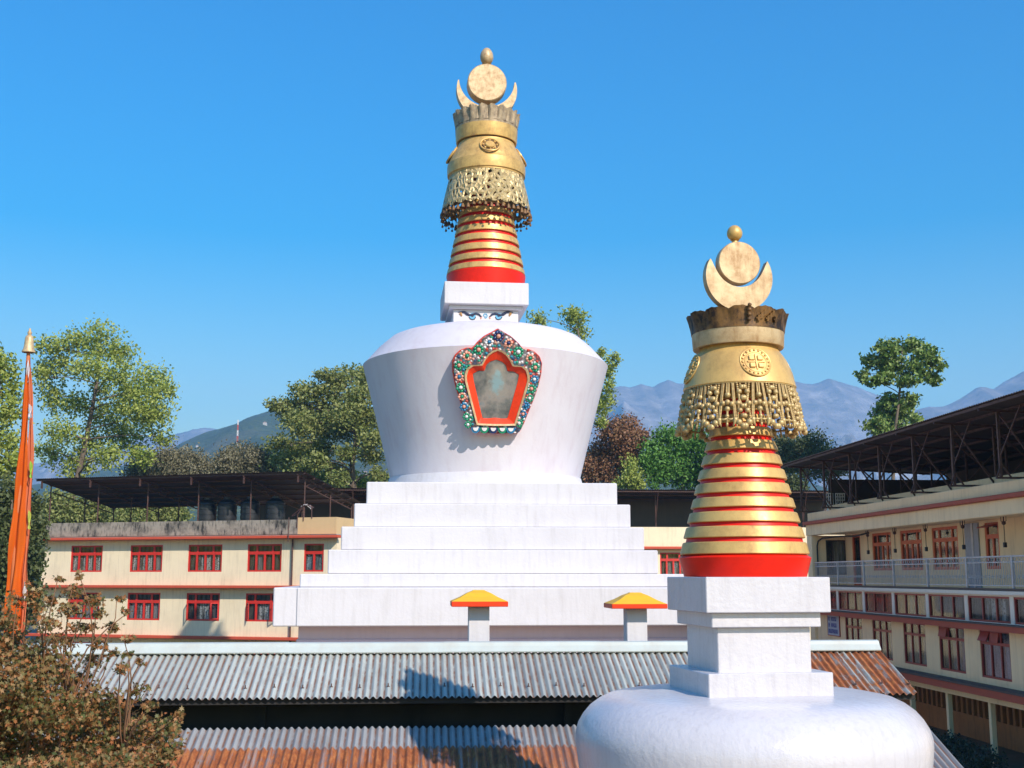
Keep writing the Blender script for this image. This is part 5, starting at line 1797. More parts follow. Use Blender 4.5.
# ================================================================== trees
def leaves_mesh(name, centers, radii, per, size, mat, parent, seed, shape='quad', droop=0.3, spread=0.34, sub_n=22):
    """many small leaves scattered in uneven clumps; centers: Nx3, radii: Nx3 (root-local or world)"""
    rg = np.random.default_rng(seed)
    P = []
    for c, r, n in zip(centers, radii, per):
        ns = max(4, int(n / sub_n))
        # sub-clumps near the shell of the clump
        d = rg.normal(size=(ns, 3)); d /= np.linalg.norm(d, axis=1)[:, None]
        rad = rg.uniform(0.25, 1.0, ns) ** 0.5
        sub = np.array(c) + d * rad[:, None] * np.array(r)
        k = rg.integers(0, ns, n)
        sp = rg.normal(size=(n, 3)) * np.array(r) * spread
        P.append(sub[k] + sp)
    P = np.concatenate(P)
    n = len(P)
    u = rg.normal(size=(n, 3)); u[:, 2] -= droop; u /= np.linalg.norm(u, axis=1)[:, None]
    w = rg.normal(size=(n, 3)); w -= (w * u).sum(1)[:, None] * u; w /= np.linalg.norm(w, axis=1)[:, None]
    nn = np.cross(u, w)
    s = size * rg.uniform(0.6, 1.3, n)[:, None]
    if shape == 'quad':
        loc = [(-0.5, 0, 0), (0.0, -0.32, 0.10), (0.55, 0, -0.02), (0.0, 0.32, 0.10)]
        faces = [(0, 1, 2), (0, 2, 3)]
    else:   # maple-like
        loc = [(-0.45, 0, 0), (-0.12, -0.14, 0.02), (-0.18, -0.46, -0.05), (0.08, -0.22, 0.03), (0.26, -0.38, -0.03), (0.24, -0.13, 0.02), (0.62, 0, -0.08), (0.24, 0.13, 0.02), (0.26, 0.38, -0.03), (0.08, 0.22, 0.03), (-0.18, 0.46, -0.05), (-0.12, 0.14, 0.02)]
        faces = [(0, 1, 11), (1, 2, 3), (1, 3, 9, 11), (9, 10, 11), (3, 4, 5), (3, 5, 7, 9), (7, 8, 9), (5, 6, 7)]
    m = len(loc)
    V = np.empty((n, m, 3))
    for i, (a, b, c) in enumerate(loc):
        V[:, i, :] = P + u * (a * s) + w * (b * s) + nn * (c * s)
    V = V.reshape(-1, 3)
    if parent is not None:
        inv = np.array(root_of(parent).matrix_basis.inverted())
        V = V @ inv[:3, :3].T + inv[:3, 3]
    loops = []; starts = []; tot = []
    fl_ = [list(f) for f in faces]
    base = np.arange(n) * m
    pat = np.concatenate([np.array(f) for f in fl_])
    L = (base[:, None] + pat[None, :]).reshape(-1)
    lens = np.tile(np.array([len(f) for f in fl_]), n)
    st = np.concatenate([[0], np.cumsum(lens)[:-1]])
    me = bpy.data.meshes.new(name)
    me.vertices.add(len(V)); me.vertices.foreach_set('co', V.astype(np.float32).ravel())
    me.loops.add(len(L)); me.loops.foreach_set('vertex_index', L.astype(np.int32))
    me.polygons.add(len(lens)); me.polygons.foreach_set('loop_start', st.astype(np.int32)); me.polygons.foreach_set('loop_total', lens.astype(np.int32))
    me.materials.append(mat)
    me.update(calc_edges=True); me.validate()
    o = bpy.data.objects.new(name, me)
    return link_part(o, parent)


def limb(mb, a, b, r0, r1, seed, bend=0.12, seg=6, n=6):
    rr = random.Random(seed)
    a = Vector(a); b = Vector(b); L = (b - a).length
    off = Vector((rr.uniform(-1, 1), rr.uniform(-1, 1), rr.uniform(0.2, 1))) * bend * L
    pts = []; rs = []
    for i in range(seg + 1):
        t = i / seg
        pts.append(a.lerp(b, t) + off * math.sin(PI * t) + Vector((rr.uniform(-1, 1), rr.uniform(-1, 1), 0)) * 0.012 * L)
        rs.append(r0 + (r1 - r0) * t)
    mb.tube(pts, rs, n, True)


def tree(name, label, cat, Y, clumps, trunk, mat, dens=1.0, leaf=0.26, seed=1, depth=1.0, group='trees behind the buildings', bark='bark', trunk_r=0.28, fork=0.45, zbase=0.0, infl=True, spread=0.34, extra=()):
    """clumps: (px, py, rx, ry) read off the photo, given real depth spread around Y"""
    if Y > 85: Y *= 1.10
    rr = random.Random(seed)
    cs = []; rs = []; per = []
    cy = sum(c[1] for c in clumps) / len(clumps)
    xs = [c[0] for c in clumps]
    wpx = (max(xs) - min(xs)) / 2 + 8
    cx = (max(xs) + min(xs)) / 2
    for (px, py, rx, ry) in clumps:
        if infl: ry = max(ry, 0.72 * rx * (0.85 if infl > 1 else 1)) * 1.12
        e = 1 - ((px - cx) / wpx) ** 2 * 0.8
        yo = rr.uniform(-1, 1) * wpx * Y / FPX * 0.75 * max(0.15, e) * depth
        p = at_y(px, py, Y + yo)
        k = (Y + yo) / FPX
        cs.append(tuple(p)); rs.append((rx * k, (rx + ry) * 0.55 * k, ry * k))
        per.append(int(dens * 4.9 * rx * ry * (0.26 / leaf) ** 2 * (Y / 95.0) ** 2) + 20)
    for (dx, dy, dz, r) in extra:
        p = at_y(cx, cy, Y)
        cs.append((p.x + dx, Y + dy, p.z + dz)); rs.append((r, r, r * 0.7)); per.append(int(dens * 400 * r))
    tb = at_y(trunk[0][0], trunk[0][1], Y)
    base = Vector((tb.x, Y, zbase))
    root = thing(name, label, cat, base, 0, group)
    mb = MB()
    tp = [base] + [at_y(px, py, Y) for (px, py) in trunk]
    # trunk with taper
    n = len(tp)
    pts = []; rad = []
    for i in range(n - 1):
        for q in range(4):
            t = q / 4
            pts.append(tp[i].lerp(tp[i + 1], t)); rad.append(trunk_r * (1 - 0.75 * (i + t) / (n - 1)))
    pts.append(tp[-1]); rad.append(trunk_r * 0.25)
    rad[0] *= 1.5
    mb.tube(pts, rad, 10)
    for i, c in enumerate(cs):
        c = Vector(c)
        # attach below the clump, on the part of the trunk that is nearest
        cand = [(abs((p - c).length - 0.0) + max(0, p.z - c.z + 0.4) * 3, j) for j, p in enumerate(pts) if p.z > pts[0].z + (pts[-1].z - pts[0].z) * fork * 0.5]
        j = min(cand)[1]
        limb(mb, pts[j], c, max(0.03, rad[j] * 0.42), 0.025, seed * 100 + i, 0.10)
        for q in range(3):
            d = Vector((rr.uniform(-1, 1) * rs[i][0], rr.uniform(-1, 1) * rs[i][1], rr.uniform(-0.6, 1) * rs[i][2])) * 0.8
            limb(mb, pts[j].lerp(c, 0.8), c + d, 0.03, 0.01, seed * 977 + i * 7 + q, 0.08, 4, 4)
    mb.build('trunk', M[bark], root, True, nofix=True)
    leaves_mesh('crown', cs, rs, per, leaf, mat, root, seed, spread=spread)
    return root


Lf = {}
Lf['yellowgreen'] = leaf_mat('yellow_green_leaves', [(0.13, 0.19, 0.03), (0.27, 0.34, 0.055), (0.44, 0.48, 0.12), (0.22, 0.26, 0.05)], 0.3)
Lf['olive'] = leaf_mat('olive_leaves', [(0.07, 0.10, 0.025), (0.17, 0.21, 0.05), (0.32, 0.33, 0.11), (0.14, 0.17, 0.045)], 0.25)
Lf['dark'] = leaf_mat('dark_leaves', [(0.045, 0.065, 0.022), (0.09, 0.115, 0.036), (0.155, 0.165, 0.065)], 0.2)
Lf['bright'] = leaf_mat('bright_green_leaves', [(0.041, 0.115, 0.020), (0.088, 0.216, 0.034), (0.162, 0.324, 0.061), (0.068, 0.149, 0.027)], 0.25)
Lf['glossy'] = leaf_mat('glossy_green_leaves', [(0.065, 0.123, 0.022), (0.145, 0.232, 0.043), (0.275, 0.348, 0.102), (0.102, 0.160, 0.029)], 0.2, 0.4)
Lf['rust'] = leaf_mat('red_brown_leaves', [(0.09, 0.08, 0.04), (0.22, 0.12, 0.06), (0.34, 0.16, 0.085), (0.16, 0.15, 0.06)], 0.25)
Lf['grey'] = leaf_mat('grey_brown_leaves', [(0.098, 0.091, 0.049), (0.182, 0.168, 0.091), (0.252, 0.224, 0.140), (0.140, 0.140, 0.070)], 0.2)
Lf['maple'] = leaf_mat('autumn_maple_leaves', [(0.035, 0.055, 0.015), (0.10, 0.115, 0.03), (0.32, 0.21, 0.085), (0.42, 0.15, 0.05), (0.07, 0.085, 0.022), (0.40, 0.29, 0.13), (0.16, 0.09, 0.035)], 0.25)
Lf['hedge'] = leaf_mat('hedge_leaves', [(0.020, 0.030, 0.015), (0.040, 0.055, 0.030), (0.070, 0.080, 0.045)], 0.2)

tree('tree', 'tall airy yellow-green tree rising behind the left end of the hostel roof', 'tree', 93,
     [(48, 346, 11, 9), (74, 343, 14, 9), (100, 342, 20, 9), (122, 353, 13, 10), (58, 366, 14, 11), (88, 368, 16, 10), (116, 374, 14, 9), (150, 380, 17, 9), (164, 391, 10, 9), (138, 402, 22, 9), (52, 398, 12, 12), (74, 405, 14, 10), (108, 413, 20, 9), (152, 417, 18, 8), (164, 436, 10, 6), (58, 430, 14, 9), (86, 442, 16, 8), (126, 438, 18, 8), (44, 378, 9, 12), (48, 452, 12, 10), (76, 466, 16, 8), (108, 458, 14, 8), (100, 390, 10, 7), (128, 392, 10, 6), (142, 455, 12, 7)],
     [(66, 560), (72, 500), (84, 450), (92, 410), (98, 375), (100, 352)], Lf['yellowgreen'], 0.85, 0.27, 3, 0.9, trunk_r=0.34)
tree('tree', 'light green tree cut by the left edge of the photo, behind the orange flag', 'tree', 62,
     [(6, 364, 13, 11), (2, 388, 14, 14), (10, 412, 11, 10), (4, 438, 15, 12), (12, 460, 12, 10), (-20, 370, 20, 16), (-25, 410, 22, 18), (-20, 450, 22, 16), (2, 476, 14, 10)],
     [(-12, 560), (-8, 480), (-4, 420), (0, 375)], Lf['yellowgreen'], 1.0, 0.22, 5, 0.8, trunk_r=0.22)
tree('bush', 'dense dark green shrub behind the flag pole at the left edge', 'shrub', 56,
     [(8, 495, 16, 14), (0, 520, 16, 18), (22, 525, 12, 14), (12, 552, 18, 16), (34, 560, 9, 14), (2, 580, 18, 16), (30, 590, 12, 14), (-22, 520, 20, 22), (-20, 570, 22, 22), (32, 505, 8, 10), (38, 535, 7, 12), (20, 610, 18, 14)],
     [(8, 600), (10, 540), (12, 500)], Lf['dark'], 1.6, 0.20, 6, 0.8, group='shrubs', trunk_r=0.15)
tree('tree', 'round grey-brown bushy tree below the far mast, behind the hostel tanks', 'tree', 96,
     [(228, 462, 12, 10), (243, 456, 14, 9), (257, 459, 13, 9), (268, 465, 9, 8), (222, 472, 10, 8), (246, 470, 18, 9), (264, 475, 12, 7)],
     [(246, 560), (246, 500), (246, 470)], Lf['grey'], 1.7, 0.22, 8, 0.7)
tree('tree', 'low brownish bushy tree behind the middle of the hostel roof', 'tree', 99,
     [(150, 468, 16, 8), (172, 463, 16, 8), (192, 465, 15, 8), (208, 470, 10, 6), (180, 474, 24, 6), (140, 476, 14, 6)],
     [(175, 560), (175, 500), (176, 470)], Lf['grey'], 1.7, 0.22, 9, 0.6)
for i, (px, lab) in enumerate(((60, 'leafy shrub seen below the tin shelter roof near its left end'), (95, 'leafy shrub seen below the tin shelter, second from its left end'), (130, 'leafy shrub seen below the middle of the tin shelter'), (165, 'leafy shrub seen below the tin shelter, just left of the water tanks'))):
    tree('bush', lab, 'shrub', 90 + (i % 2) * 2, [(px - 8, 512, 14, 10), (px + 6, 504, 13, 9), (px, 522, 18, 9), (px + 10, 516, 12, 9), (px - 4, 498, 9, 6)],
         [(px, 570), (px, 530), (px, 505)], Lf['olive'], 1.1, 0.25, 20 + i, 0.6, group='shrubs', trunk_r=0.12)
tree('tree', 'big dark spreading tree with forked trunk just left of the stupa dome', 'tree', 92,
     [(324, 375, 9, 6), (338, 380, 14, 8), (354, 375, 13, 8), (368, 384, 12, 10), (305, 391, 14, 7), (329, 394, 18, 9), (357, 398, 16, 10), (275, 405, 9, 3.5), (292, 409, 15, 6), (315, 412, 19, 8), (343, 415, 18, 9), (366, 417, 13, 10), (300, 424, 17, 7), (324, 429, 18, 8), (352, 431, 18, 9), (371, 438, 13, 10), (278, 445, 13, 7), (300, 448, 16, 8), (289, 459, 16, 7), (319, 450, 14, 8), (345, 453, 11, 6), (315, 462, 12, 6), (370, 456, 12, 7), (338, 478, 11, 5), (302, 468, 12, 4), (380, 474, 9, 7), (395, 400, 18, 14), (400, 440, 18, 14), (330, 466, 9, 4)],
     [(354, 520), (354, 490), (352, 466), (356, 440), (352, 410), (348, 388)], Lf['olive'], 1.15, 0.27, 11, 0.9, trunk_r=0.36, spread=0.30, infl=1.22)
tree('tree', 'pale green low tree behind the hostel shelter, left of the forked trunk', 'tree', 97, [(300, 470, 12, 7), (318, 476, 12, 7), (340, 482, 14, 6), (362, 484, 12, 6), (380, 482, 10, 7), (286, 474, 8, 5)],
     [(325, 560), (325, 510), (328, 482)], Lf['yellowgreen'], 1.2, 0.25, 12, 0.7)
tree('tree', 'thin tall yellow-green tree showing only at the right edge of the dome', 'tree', 90,
     [(536, 320, 10, 6), (570, 314, 10, 6), (577, 322, 11, 8), (582, 334, 8, 7), (603, 353, 6, 5), (612, 369, 8, 8), (616, 359, 5, 5), (607, 389, 7, 9), (606, 404, 8, 9), (601, 411, 6, 6), (598, 376, 5, 7), (560, 345, 14, 10), (545, 370, 14, 10), (575, 380, 16, 12), (560, 410, 18, 12), (590, 360, 8, 6), (602, 422, 6, 6)],
     [(572, 560), (574, 480), (578, 420), (582, 370), (578, 330)], Lf['yellowgreen'], 0.8, 0.24, 13, 0.7, trunk_r=0.26)
tree('tree', 'red-brown leaved tree right of the dome above the dark back roof', 'tree', 93,
     [(614, 431, 14, 7), (627, 427, 12, 6), (611, 444, 15, 9), (597, 455, 11, 10), (629, 444, 14, 9), (642, 438, 9, 7), (606, 464, 16, 9), (594, 477, 11, 8), (628, 458, 12, 9), (616, 478, 14, 8), (586, 468, 9, 9)],
     [(610, 560), (611, 500), (612, 460), (614, 440)], Lf['rust'], 1.3, 0.24, 14, 0.7)
tree('bush', 'pale green sapling in front of the red-brown tree', 'shrub', 89.5, [(630, 466, 7, 8), (633, 478, 9, 8), (626, 484, 9, 6), (638, 486, 8, 6)], [(632, 540), (632, 500), (631, 470)], Lf['yellowgreen'], 1.2, 0.22, 15, 0.6, group='shrubs', trunk_r=0.1)
tree('tree', 'bright green leafy tree just left of the smaller gold spire', 'tree', 91,
     [(653, 452, 13, 11), (669, 437, 13, 8), (682, 446, 15, 11), (696, 440, 13, 12), (676, 466, 20, 11), (702, 466, 13, 13), (657, 473, 15, 11), (690, 478, 16, 8), (715, 455, 14, 14), (735, 450, 14, 14), (722, 474, 16, 12), (646, 464, 8, 9), (692, 428, 8, 6)],
     [(682, 560), (682, 500), (684, 465), (688, 445)], Lf['bright'], 1.4, 0.27, 16, 0.8)
tree('tree', 'dark olive tree just right of the bead skirt, above the end of the right roof', 'tree', 94,
     [(782, 448, 12, 10), (797, 449, 14, 10), (814, 445, 15, 8), (828, 456, 11, 8), (800, 464, 18, 9), (825, 468, 14, 8), (775, 464, 14, 10), (840, 468, 8, 6), (792, 486, 12, 8), (770, 482, 12, 9)],
     [(806, 560), (806, 500), (806, 458)], Lf['dark'], 1.6, 0.24, 17, 0.7)
tree('tree', 'lone tree with two bright green leaf clumps standing above the right roof', 'tree', 86,
     [(884, 349, 11, 8), (905, 346, 15, 8), (926, 356, 13, 9), (936, 365, 8, 7), (872, 362, 10, 8), (863, 374, 7, 6), (892, 365, 14, 9), (915, 370, 16, 9), (884, 379, 12, 6), (910, 382, 14, 6), (931, 379, 9, 6), (872, 382, 7, 5), (892, 403, 14, 8), (910, 401, 11, 7), (882, 413, 11, 8), (902, 413, 14, 8), (915, 418, 7, 6), (876, 426, 11, 7), (897, 427, 13, 8), (884, 435, 11, 7), (906, 432, 8, 6)],
     [(893, 560), (893, 480), (895, 430), (899, 400), (901, 375), (902, 352)], Lf['glossy'], 1.7, 0.36, 18, 0.75, trunk_r=0.2, infl=False, spread=0.27)
for i, (x, y, lab) in enumerate(((XF - 1.0, 38.0, 'low dark hedge bush at the foot of the right building, farther from the camera'), (XF - 1.1, 35.2, 'low dark hedge bush at the foot of the right building, nearest the picture edge'), (XF - 1.0, 41.0, 'low dark hedge bush at the foot of the right building beside the glossy dome'))):
    rt_ = thing('hedge_bush', lab, 'bush', (x, y, 0), 0, 'hedge bushes along the right building')
    cs = [(x + rnd.uniform(-0.35, 0.35), y + rnd.uniform(-1.3, 1.3), rnd.uniform(0.15, 0.5)) for _ in range(14)]
    leaves_mesh('foliage', cs, [(0.4, 0.5, 0.22)] * 14, [170] * 14, 0.10, Lf['hedge'], rt_, 50 + i)
    mb = MB()
    for c in cs: limb(mb, (x, y, 0.0), c, 0.03, 0.01, i * 31 + int(c[1] * 100), 0.1, 4, 5)
    mb.build('stems', M['bark'], rt_, True)

# ---------------------------------------------------------------- the autumn bush in the lower left corner
YM = 8.6
bush = thing('maple_bush', 'reddish brown maple bush with small pointed leaves filling the lower left corner', 'bush', (at_y(60, 760, YM).x, YM, 0))
rb = random.Random(21)
dense = [(10, 640, 26, 20), (40, 650, 26, 18), (20, 672, 36, 20), (62, 672, 24, 18), (10, 705, 34, 24), (50, 705, 36, 24), (88, 695, 20, 20), (30, 740, 44, 24), (80, 735, 36, 24), (120, 728, 32, 20), (150, 728, 24, 18), (100, 760, 44, 22), (145, 757, 30, 18), (30, 775, 50, 24), (168, 722, 12, 10), (110, 700, 22, 16), (60, 800, 70, 30), (150, 790, 40, 26), (-20, 680, 40, 50), (-20, 750, 40, 40), (5, 612, 14, 12), (168, 742, 14, 10)]
sparse = [(34, 592, 9, 10), (50, 600, 10, 8), (70, 590, 10, 9), (88, 600, 13, 8), (68, 612, 14, 8), (45, 622, 16, 9), (96, 612, 9, 6), (110, 626, 10, 6), (82, 628, 15, 8), (60, 640, 16, 8), (100, 643, 12, 7), (125, 640, 8, 5), (130, 655, 6, 4), (140, 662, 5, 4), (120, 668, 10, 6), (140, 690, 10, 8), (178, 716, 8, 6), (18, 600, 10, 8), (35, 608, 8, 7), (92, 660, 14, 8), (60, 578, 5, 4), (78, 575, 4, 4), (112, 652, 7, 4), (150, 706, 8, 6), (128, 612, 6, 3), (118, 598, 6, 3)]
mb = MB(); cs = []; rs = []; per = []
root_p = Vector((at_y(50, 760, YM).x, YM, 0.0))
stems = []
for q in range(9):
    tip = at_y(rb.uniform(-10, 150), rb.uniform(690, 740), YM + rb.uniform(0.1, 0.7))
    limb(mb, root_p + Vector((rb.uniform(-0.3, 0.3), rb.uniform(-0.3, 0.3), 0)), tip, 0.03, 0.008, 300 + q, 0.06, 8, 6)
    stems.append(tip)
for k, (lst, dn) in enumerate(((dense, 1.0), (sparse, 0.5))):
    for i, (px, py, rx, ry) in enumerate(lst):
        py += 9 if k == 0 else 0
        rx *= 0.82; ry *= 0.75
        Y = YM + rb.uniform(-0.55, 0.55) * (1 if k == 0 else 0.5)
        c = at_y(px, py, Y); kk = Y / FPX
        cs.append(tuple(c)); rs.append((rx * kk, (rx + ry) * 0.6 * kk, ry * kk)); per.append(int(dn * rx * ry * 2.6) + 14)
        s0 = min(stems, key=lambda s: (s - c).length)
        limb(mb, s0.lerp(root_p, 0.05), c, 0.008, 0.003, 400 + i + 50 * k, 0.10, 5, 4)
        for q in range(6 if k == 0 else 8):
            e = c + Vector((rb.uniform(-1, 1) * rx, rb.uniform(-1, 1) * rx, rb.uniform(-0.5, 1) * ry)) * kk
            limb(mb, c, e, 0.0035, 0.0015, 600 + i * 9 + q + 500 * k, 0.12, 3, 3)
mb.build('branches', weathered('reddish_twigs', (0.20, 0.10, 0.05), (0.10, 0.05, 0.03), 0.9, 3.0), bush, True, nofix=True)
leaves_mesh('foliage', cs, rs, per, 0.037, Lf['maple'], bush, 77, 'maple', 0.3, 0.38, 12)

# ================================================================== ground and far terrain
def ground_mat():
    m, nt, bs = new_mat('ground')
    v = coords(nt)
    a = noise(nt, v, 0.05, 6, 0.6); b = noise(nt, v, 1.5, 5, 0.6)
    r = ramp(nt, [(0.35, (0.06, 0.075, 0.03)), (0.5, (0.13, 0.11, 0.075)), (0.7, (0.20, 0.18, 0.15))])
    nt.links.new(math_n(nt, 'ADD', math_n(nt, 'MULTIPLY', a, 0.7), math_n(nt, 'MULTIPLY', b, 0.3)), r.inputs[0])
    nt.links.new(r.outputs[0], bs.inputs['Base Color']); bs.inputs['Roughness'].default_value = 0.95
    return m


mb = MB(); mb.add([(-9000, -600, -0.004), (9000, -600, -0.004), (9000, 7000, -0.004), (-9000, 7000, -0.004)], [(0, 1, 2, 3)])
g_ = mb.build('ground', ground_mat()); tag(g_, kind='structure')
mb = MB(); mb.box((-9, -4, -0.1), (XF - 0.3, 62, 0.0))
pv = mb.build('courtyard', weathered('courtyard_concrete', (0.46, 0.37, 0.27), (0.32, 0.25, 0.17), 0.9, 0.4, 0.3, 0.4, 0.2)); tag(pv, kind='structure')

from mathutils import noise as mnoise


def ridge_mesh(name, skyline, Y, depth_f, depth_b, amp, mat, seed, nx=260, nf=46, nb=10, pitch=0.5, octv=6, foot=0.0, crest_n=0.035, rel=1.0):
    """mountain whose crest follows the skyline at depth Y, falling forward and backward as eroded slopes"""
    x0, x1 = skyline[0][0], skyline[-1][0]
    off = Vector((seed * 13.7, seed * 7.1, 0))
    vs = []; rows = nf + nb + 1
    for i in range(nx + 1):
        px = x0 + (x1 - x0) * i / nx
        for (a, b) in zip(skyline, skyline[1:]):
            if a[0] <= px <= b[0]:
                t = (px - a[0]) / max(1e-6, b[0] - a[0]); py = a[1] + (b[1] - a[1]) * t; break
        top = at_y(px, py, Y)
        for j in range(rows):
            if j <= nf:
                s = 1 - j / nf            # 1 at the foot, 0 at the crest
                yy = Y - depth_f * s
            else:
                s = (j - nf) / nb; yy = Y + depth_b * s
            xx = top.x * (yy / Y) * 0.35 + top.x * 0.65
            h = (1 - s) ** (1.0 + pitch * 0.4)
            # gullies: strongest half way down the slope
            q = Vector((xx, yy, 0)) / amp * 0.5 * (1.0 + 0.8 * (rel > 1.2)) + off
            nz = mnoise.ridged_multi_fractal(Vector((q.x * 1.0, q.y * 0.55, 0.3)), 0.95, 2.1, octv, 1.0, 2.0)
            n2 = mnoise.fractal(q * 0.6, 1.0, 2.0, 4)
            env = (4 * s * (1 - s)) ** 0.7 if 0 < s < 1 else 0
            crest = (mnoise.fractal(Vector((xx / amp * 3.5, seed, 0)), 0.9, 2.1, 5)) * amp * crest_n * (1 - s)
            z = foot + (top.z - foot) * h + min(env, 1.6 * s + 0.0) * amp * rel * (0.26 * (nz - 1.1) + 0.12 * n2) + crest
            vs.append((xx, yy, z))
    fs = [(i * rows + j, (i + 1) * rows + j, (i + 1) * rows + j + 1, i * rows + j + 1) for i in range(nx) for j in range(rows - 1)]
    me = bpy.data.meshes.new(name)
    me.from_pydata(vs, [], fs); me.materials.append(mat)
    me.polygons.foreach_set('use_smooth', [True] * len(me.polygons))
    o = bpy.data.objects.new(name, me); COL.objects.link(o)
    tag(o, kind='structure')
    return o


def mountain_mat():
    m, nt, bs = new_mat('bare_mountain')
    v = coords(nt)
    geo = nt.nodes.new('ShaderNodeNewGeometry')
    sp = nt.nodes.new('ShaderNodeSeparateXYZ'); nt.links.new(geo.outputs['Normal'], sp.inputs[0])
    a = noise(nt, v, 0.009, 10, 0.7); b = noise(nt, coords(nt, (1, 0.6, 0.25)), 0.016, 6, 0.7)
    r = ramp(nt, [(0.3, (0.12, 0.115, 0.10)), (0.5, (0.27, 0.23, 0.20)), (0.68, (0.48, 0.42, 0.38))])
    nt.links.new(a, r.inputs[0])
    pz = nt.nodes.new('ShaderNodeSeparateXYZ'); nt.links.new(v, pz.inputs[0])
    low = maprange(nt, pz.outputs[2], 560, 330, 0, 1)
    sc_ = math_n(nt, 'MULTIPLY', maprange(nt, b, 0.52, 0.62), low)
    nt.links.new(mixc(nt, math_n(nt, 'MULTIPLY', sc_, 0.9), r.outputs[0], (0.66, 0.60, 0.55)), bs.inputs['Base Color'])
    bs.inputs['Roughness'].default_value = 0.95
    bump(nt, bs, a, 0.6, 40)
    return m


def forest_mat():
    m, nt, bs = new_mat('forested_hill')
    v = coords(nt)
    a = noise(nt, v, 0.02, 8, 0.7); b = noise(nt, v, 0.12, 4, 0.6); c = noise(nt, v, 0.006, 3)
    r = ramp(nt, [(0.3, (0.012, 0.025, 0.012)), (0.5, (0.06, 0.09, 0.035)), (0.7, (0.14, 0.16, 0.065))])
    nt.links.new(math_n(nt, 'ADD', math_n(nt, 'MULTIPLY', a, 0.5), math_n(nt, 'MULTIPLY', b, 0.5)), r.inputs[0])
    nt.links.new(mixc(nt, maprange(nt, c, 0.55, 0.7, 0, 0.6), r.outputs[0], (0.16, 0.14, 0.08)), bs.inputs['Base Color'])
    bs.inputs['Roughness'].default_value = 0.95
    bump(nt, bs, b, 1.0, 8)
    return m


YMT = 4800.0
ridge_mesh('mountains', [(470, 430), (560, 412), (597, 401), (607, 390), (619, 386), (630, 388), (641, 385), (653, 388), (660, 384), (668, 380.5), (676, 383), (690, 383), (720, 388), (760, 385), (780, 381), (796, 382), (812, 384), (819, 382.5), (829.5, 378), (838, 381), (850, 385), (866, 391), (880, 395), (900, 402), (918, 409), (940, 413), (965, 416), (1000, 420), (1060, 425), (1160, 430)], YMT, 2300, 1500, 700, mountain_mat(), 3, 420, 70, rel=1.45, crest_n=0.02)
ridge_mesh('mountains', [(860, 440), (900, 420), (920, 411.5), (930, 408), (946.7, 405.5), (962, 398), (980.5, 387), (986, 387.5), (993.5, 389), (1003, 383), (1012, 376.5), (1024, 371.5), (1050, 360), (1090, 352), (1150, 372), (1220, 400)], 3900.0, 1700, 1200, 600, mountain_mat(), 5, 260, 60, rel=1.4, crest_n=0.02)
ridge_mesh('mountains', [(20, 470), (90, 446), (150, 438), (165, 436), (183, 432.5), (192, 429), (202, 427), (214, 428.5), (230, 434), (300, 440), (420, 446), (520, 450)], 5000.0, 2000, 1400, 600, mountain_mat(), 8, 200, 50, rel=1.4)
hill_sky = [(-60, 500), (60, 480), (120, 466), (160, 456), (176, 451), (183, 442), (207, 432), (222, 427.5), (237, 423), (249, 417.5), (261, 413), (277, 409.5), (300, 405), (330, 403), (370, 408), (430, 418), (520, 436), (600, 452), (700, 470), (800, 482)]
YH = 1900.0
hill = ridge_mesh('hills', hill_sky, YH, 1350, 900, 300, forest_mat(), 11, 260, 50, crest_n=0.012)


def on_hill(px, py):
    """point where the sight line through a pixel meets the hill mesh"""
    d = ray(px, py).normalized()
    ok, loc, nr, ix = hill.ray_cast(CAM, d)
    return loc if ok else None


# far houses and the mast on the hillside
hm = weathered('far_white_wall', (0.55, 0.50, 0.45), (0.4, 0.36, 0.32), 0.8, 0.2)
hrf = plain('far_tin_roof', (0.45, 0.30, 0.24), 0.7, 0, 0.2)
for i, (px, py, w, lab) in enumerate(((265, 425, 5, 'tiny white house high on the hazy hill left of the big tree'), (197, 447, 3, 'tiny white house low on the hazy hill, nearest the tall yellow-green tree'), (365, 474, 3, 'tiny pale house seen through the big dark tree'))):
    p = on_hill(px, py)
    if p is None: continue
    t = thing('house', lab, 'house', p, 0.3 * i, 'far houses on the hazy hill')
    mb = MB(); mb.box((-w / 2, -w * 0.35, -6), (w / 2, w * 0.35, w * 0.55)); mb.build('wall', hm, t, local=True)
    mb = MB(); mb.prism([(-w * 0.56, w * 0.55), (w * 0.56, w * 0.55), (0, w * 0.85)], -w * 0.4, w * 0.4); mb.build('roof', hrf, t, local=True)
YMs = 700.0
p0 = at_y(237, 452, YMs); p1 = at_y(237.5, 420, YMs)
mast = thing('mast', 'slender red and white lattice mast on the hazy hillside', 'mast', (p0.x, YMs, 0))
hM = p1.z - p0.z
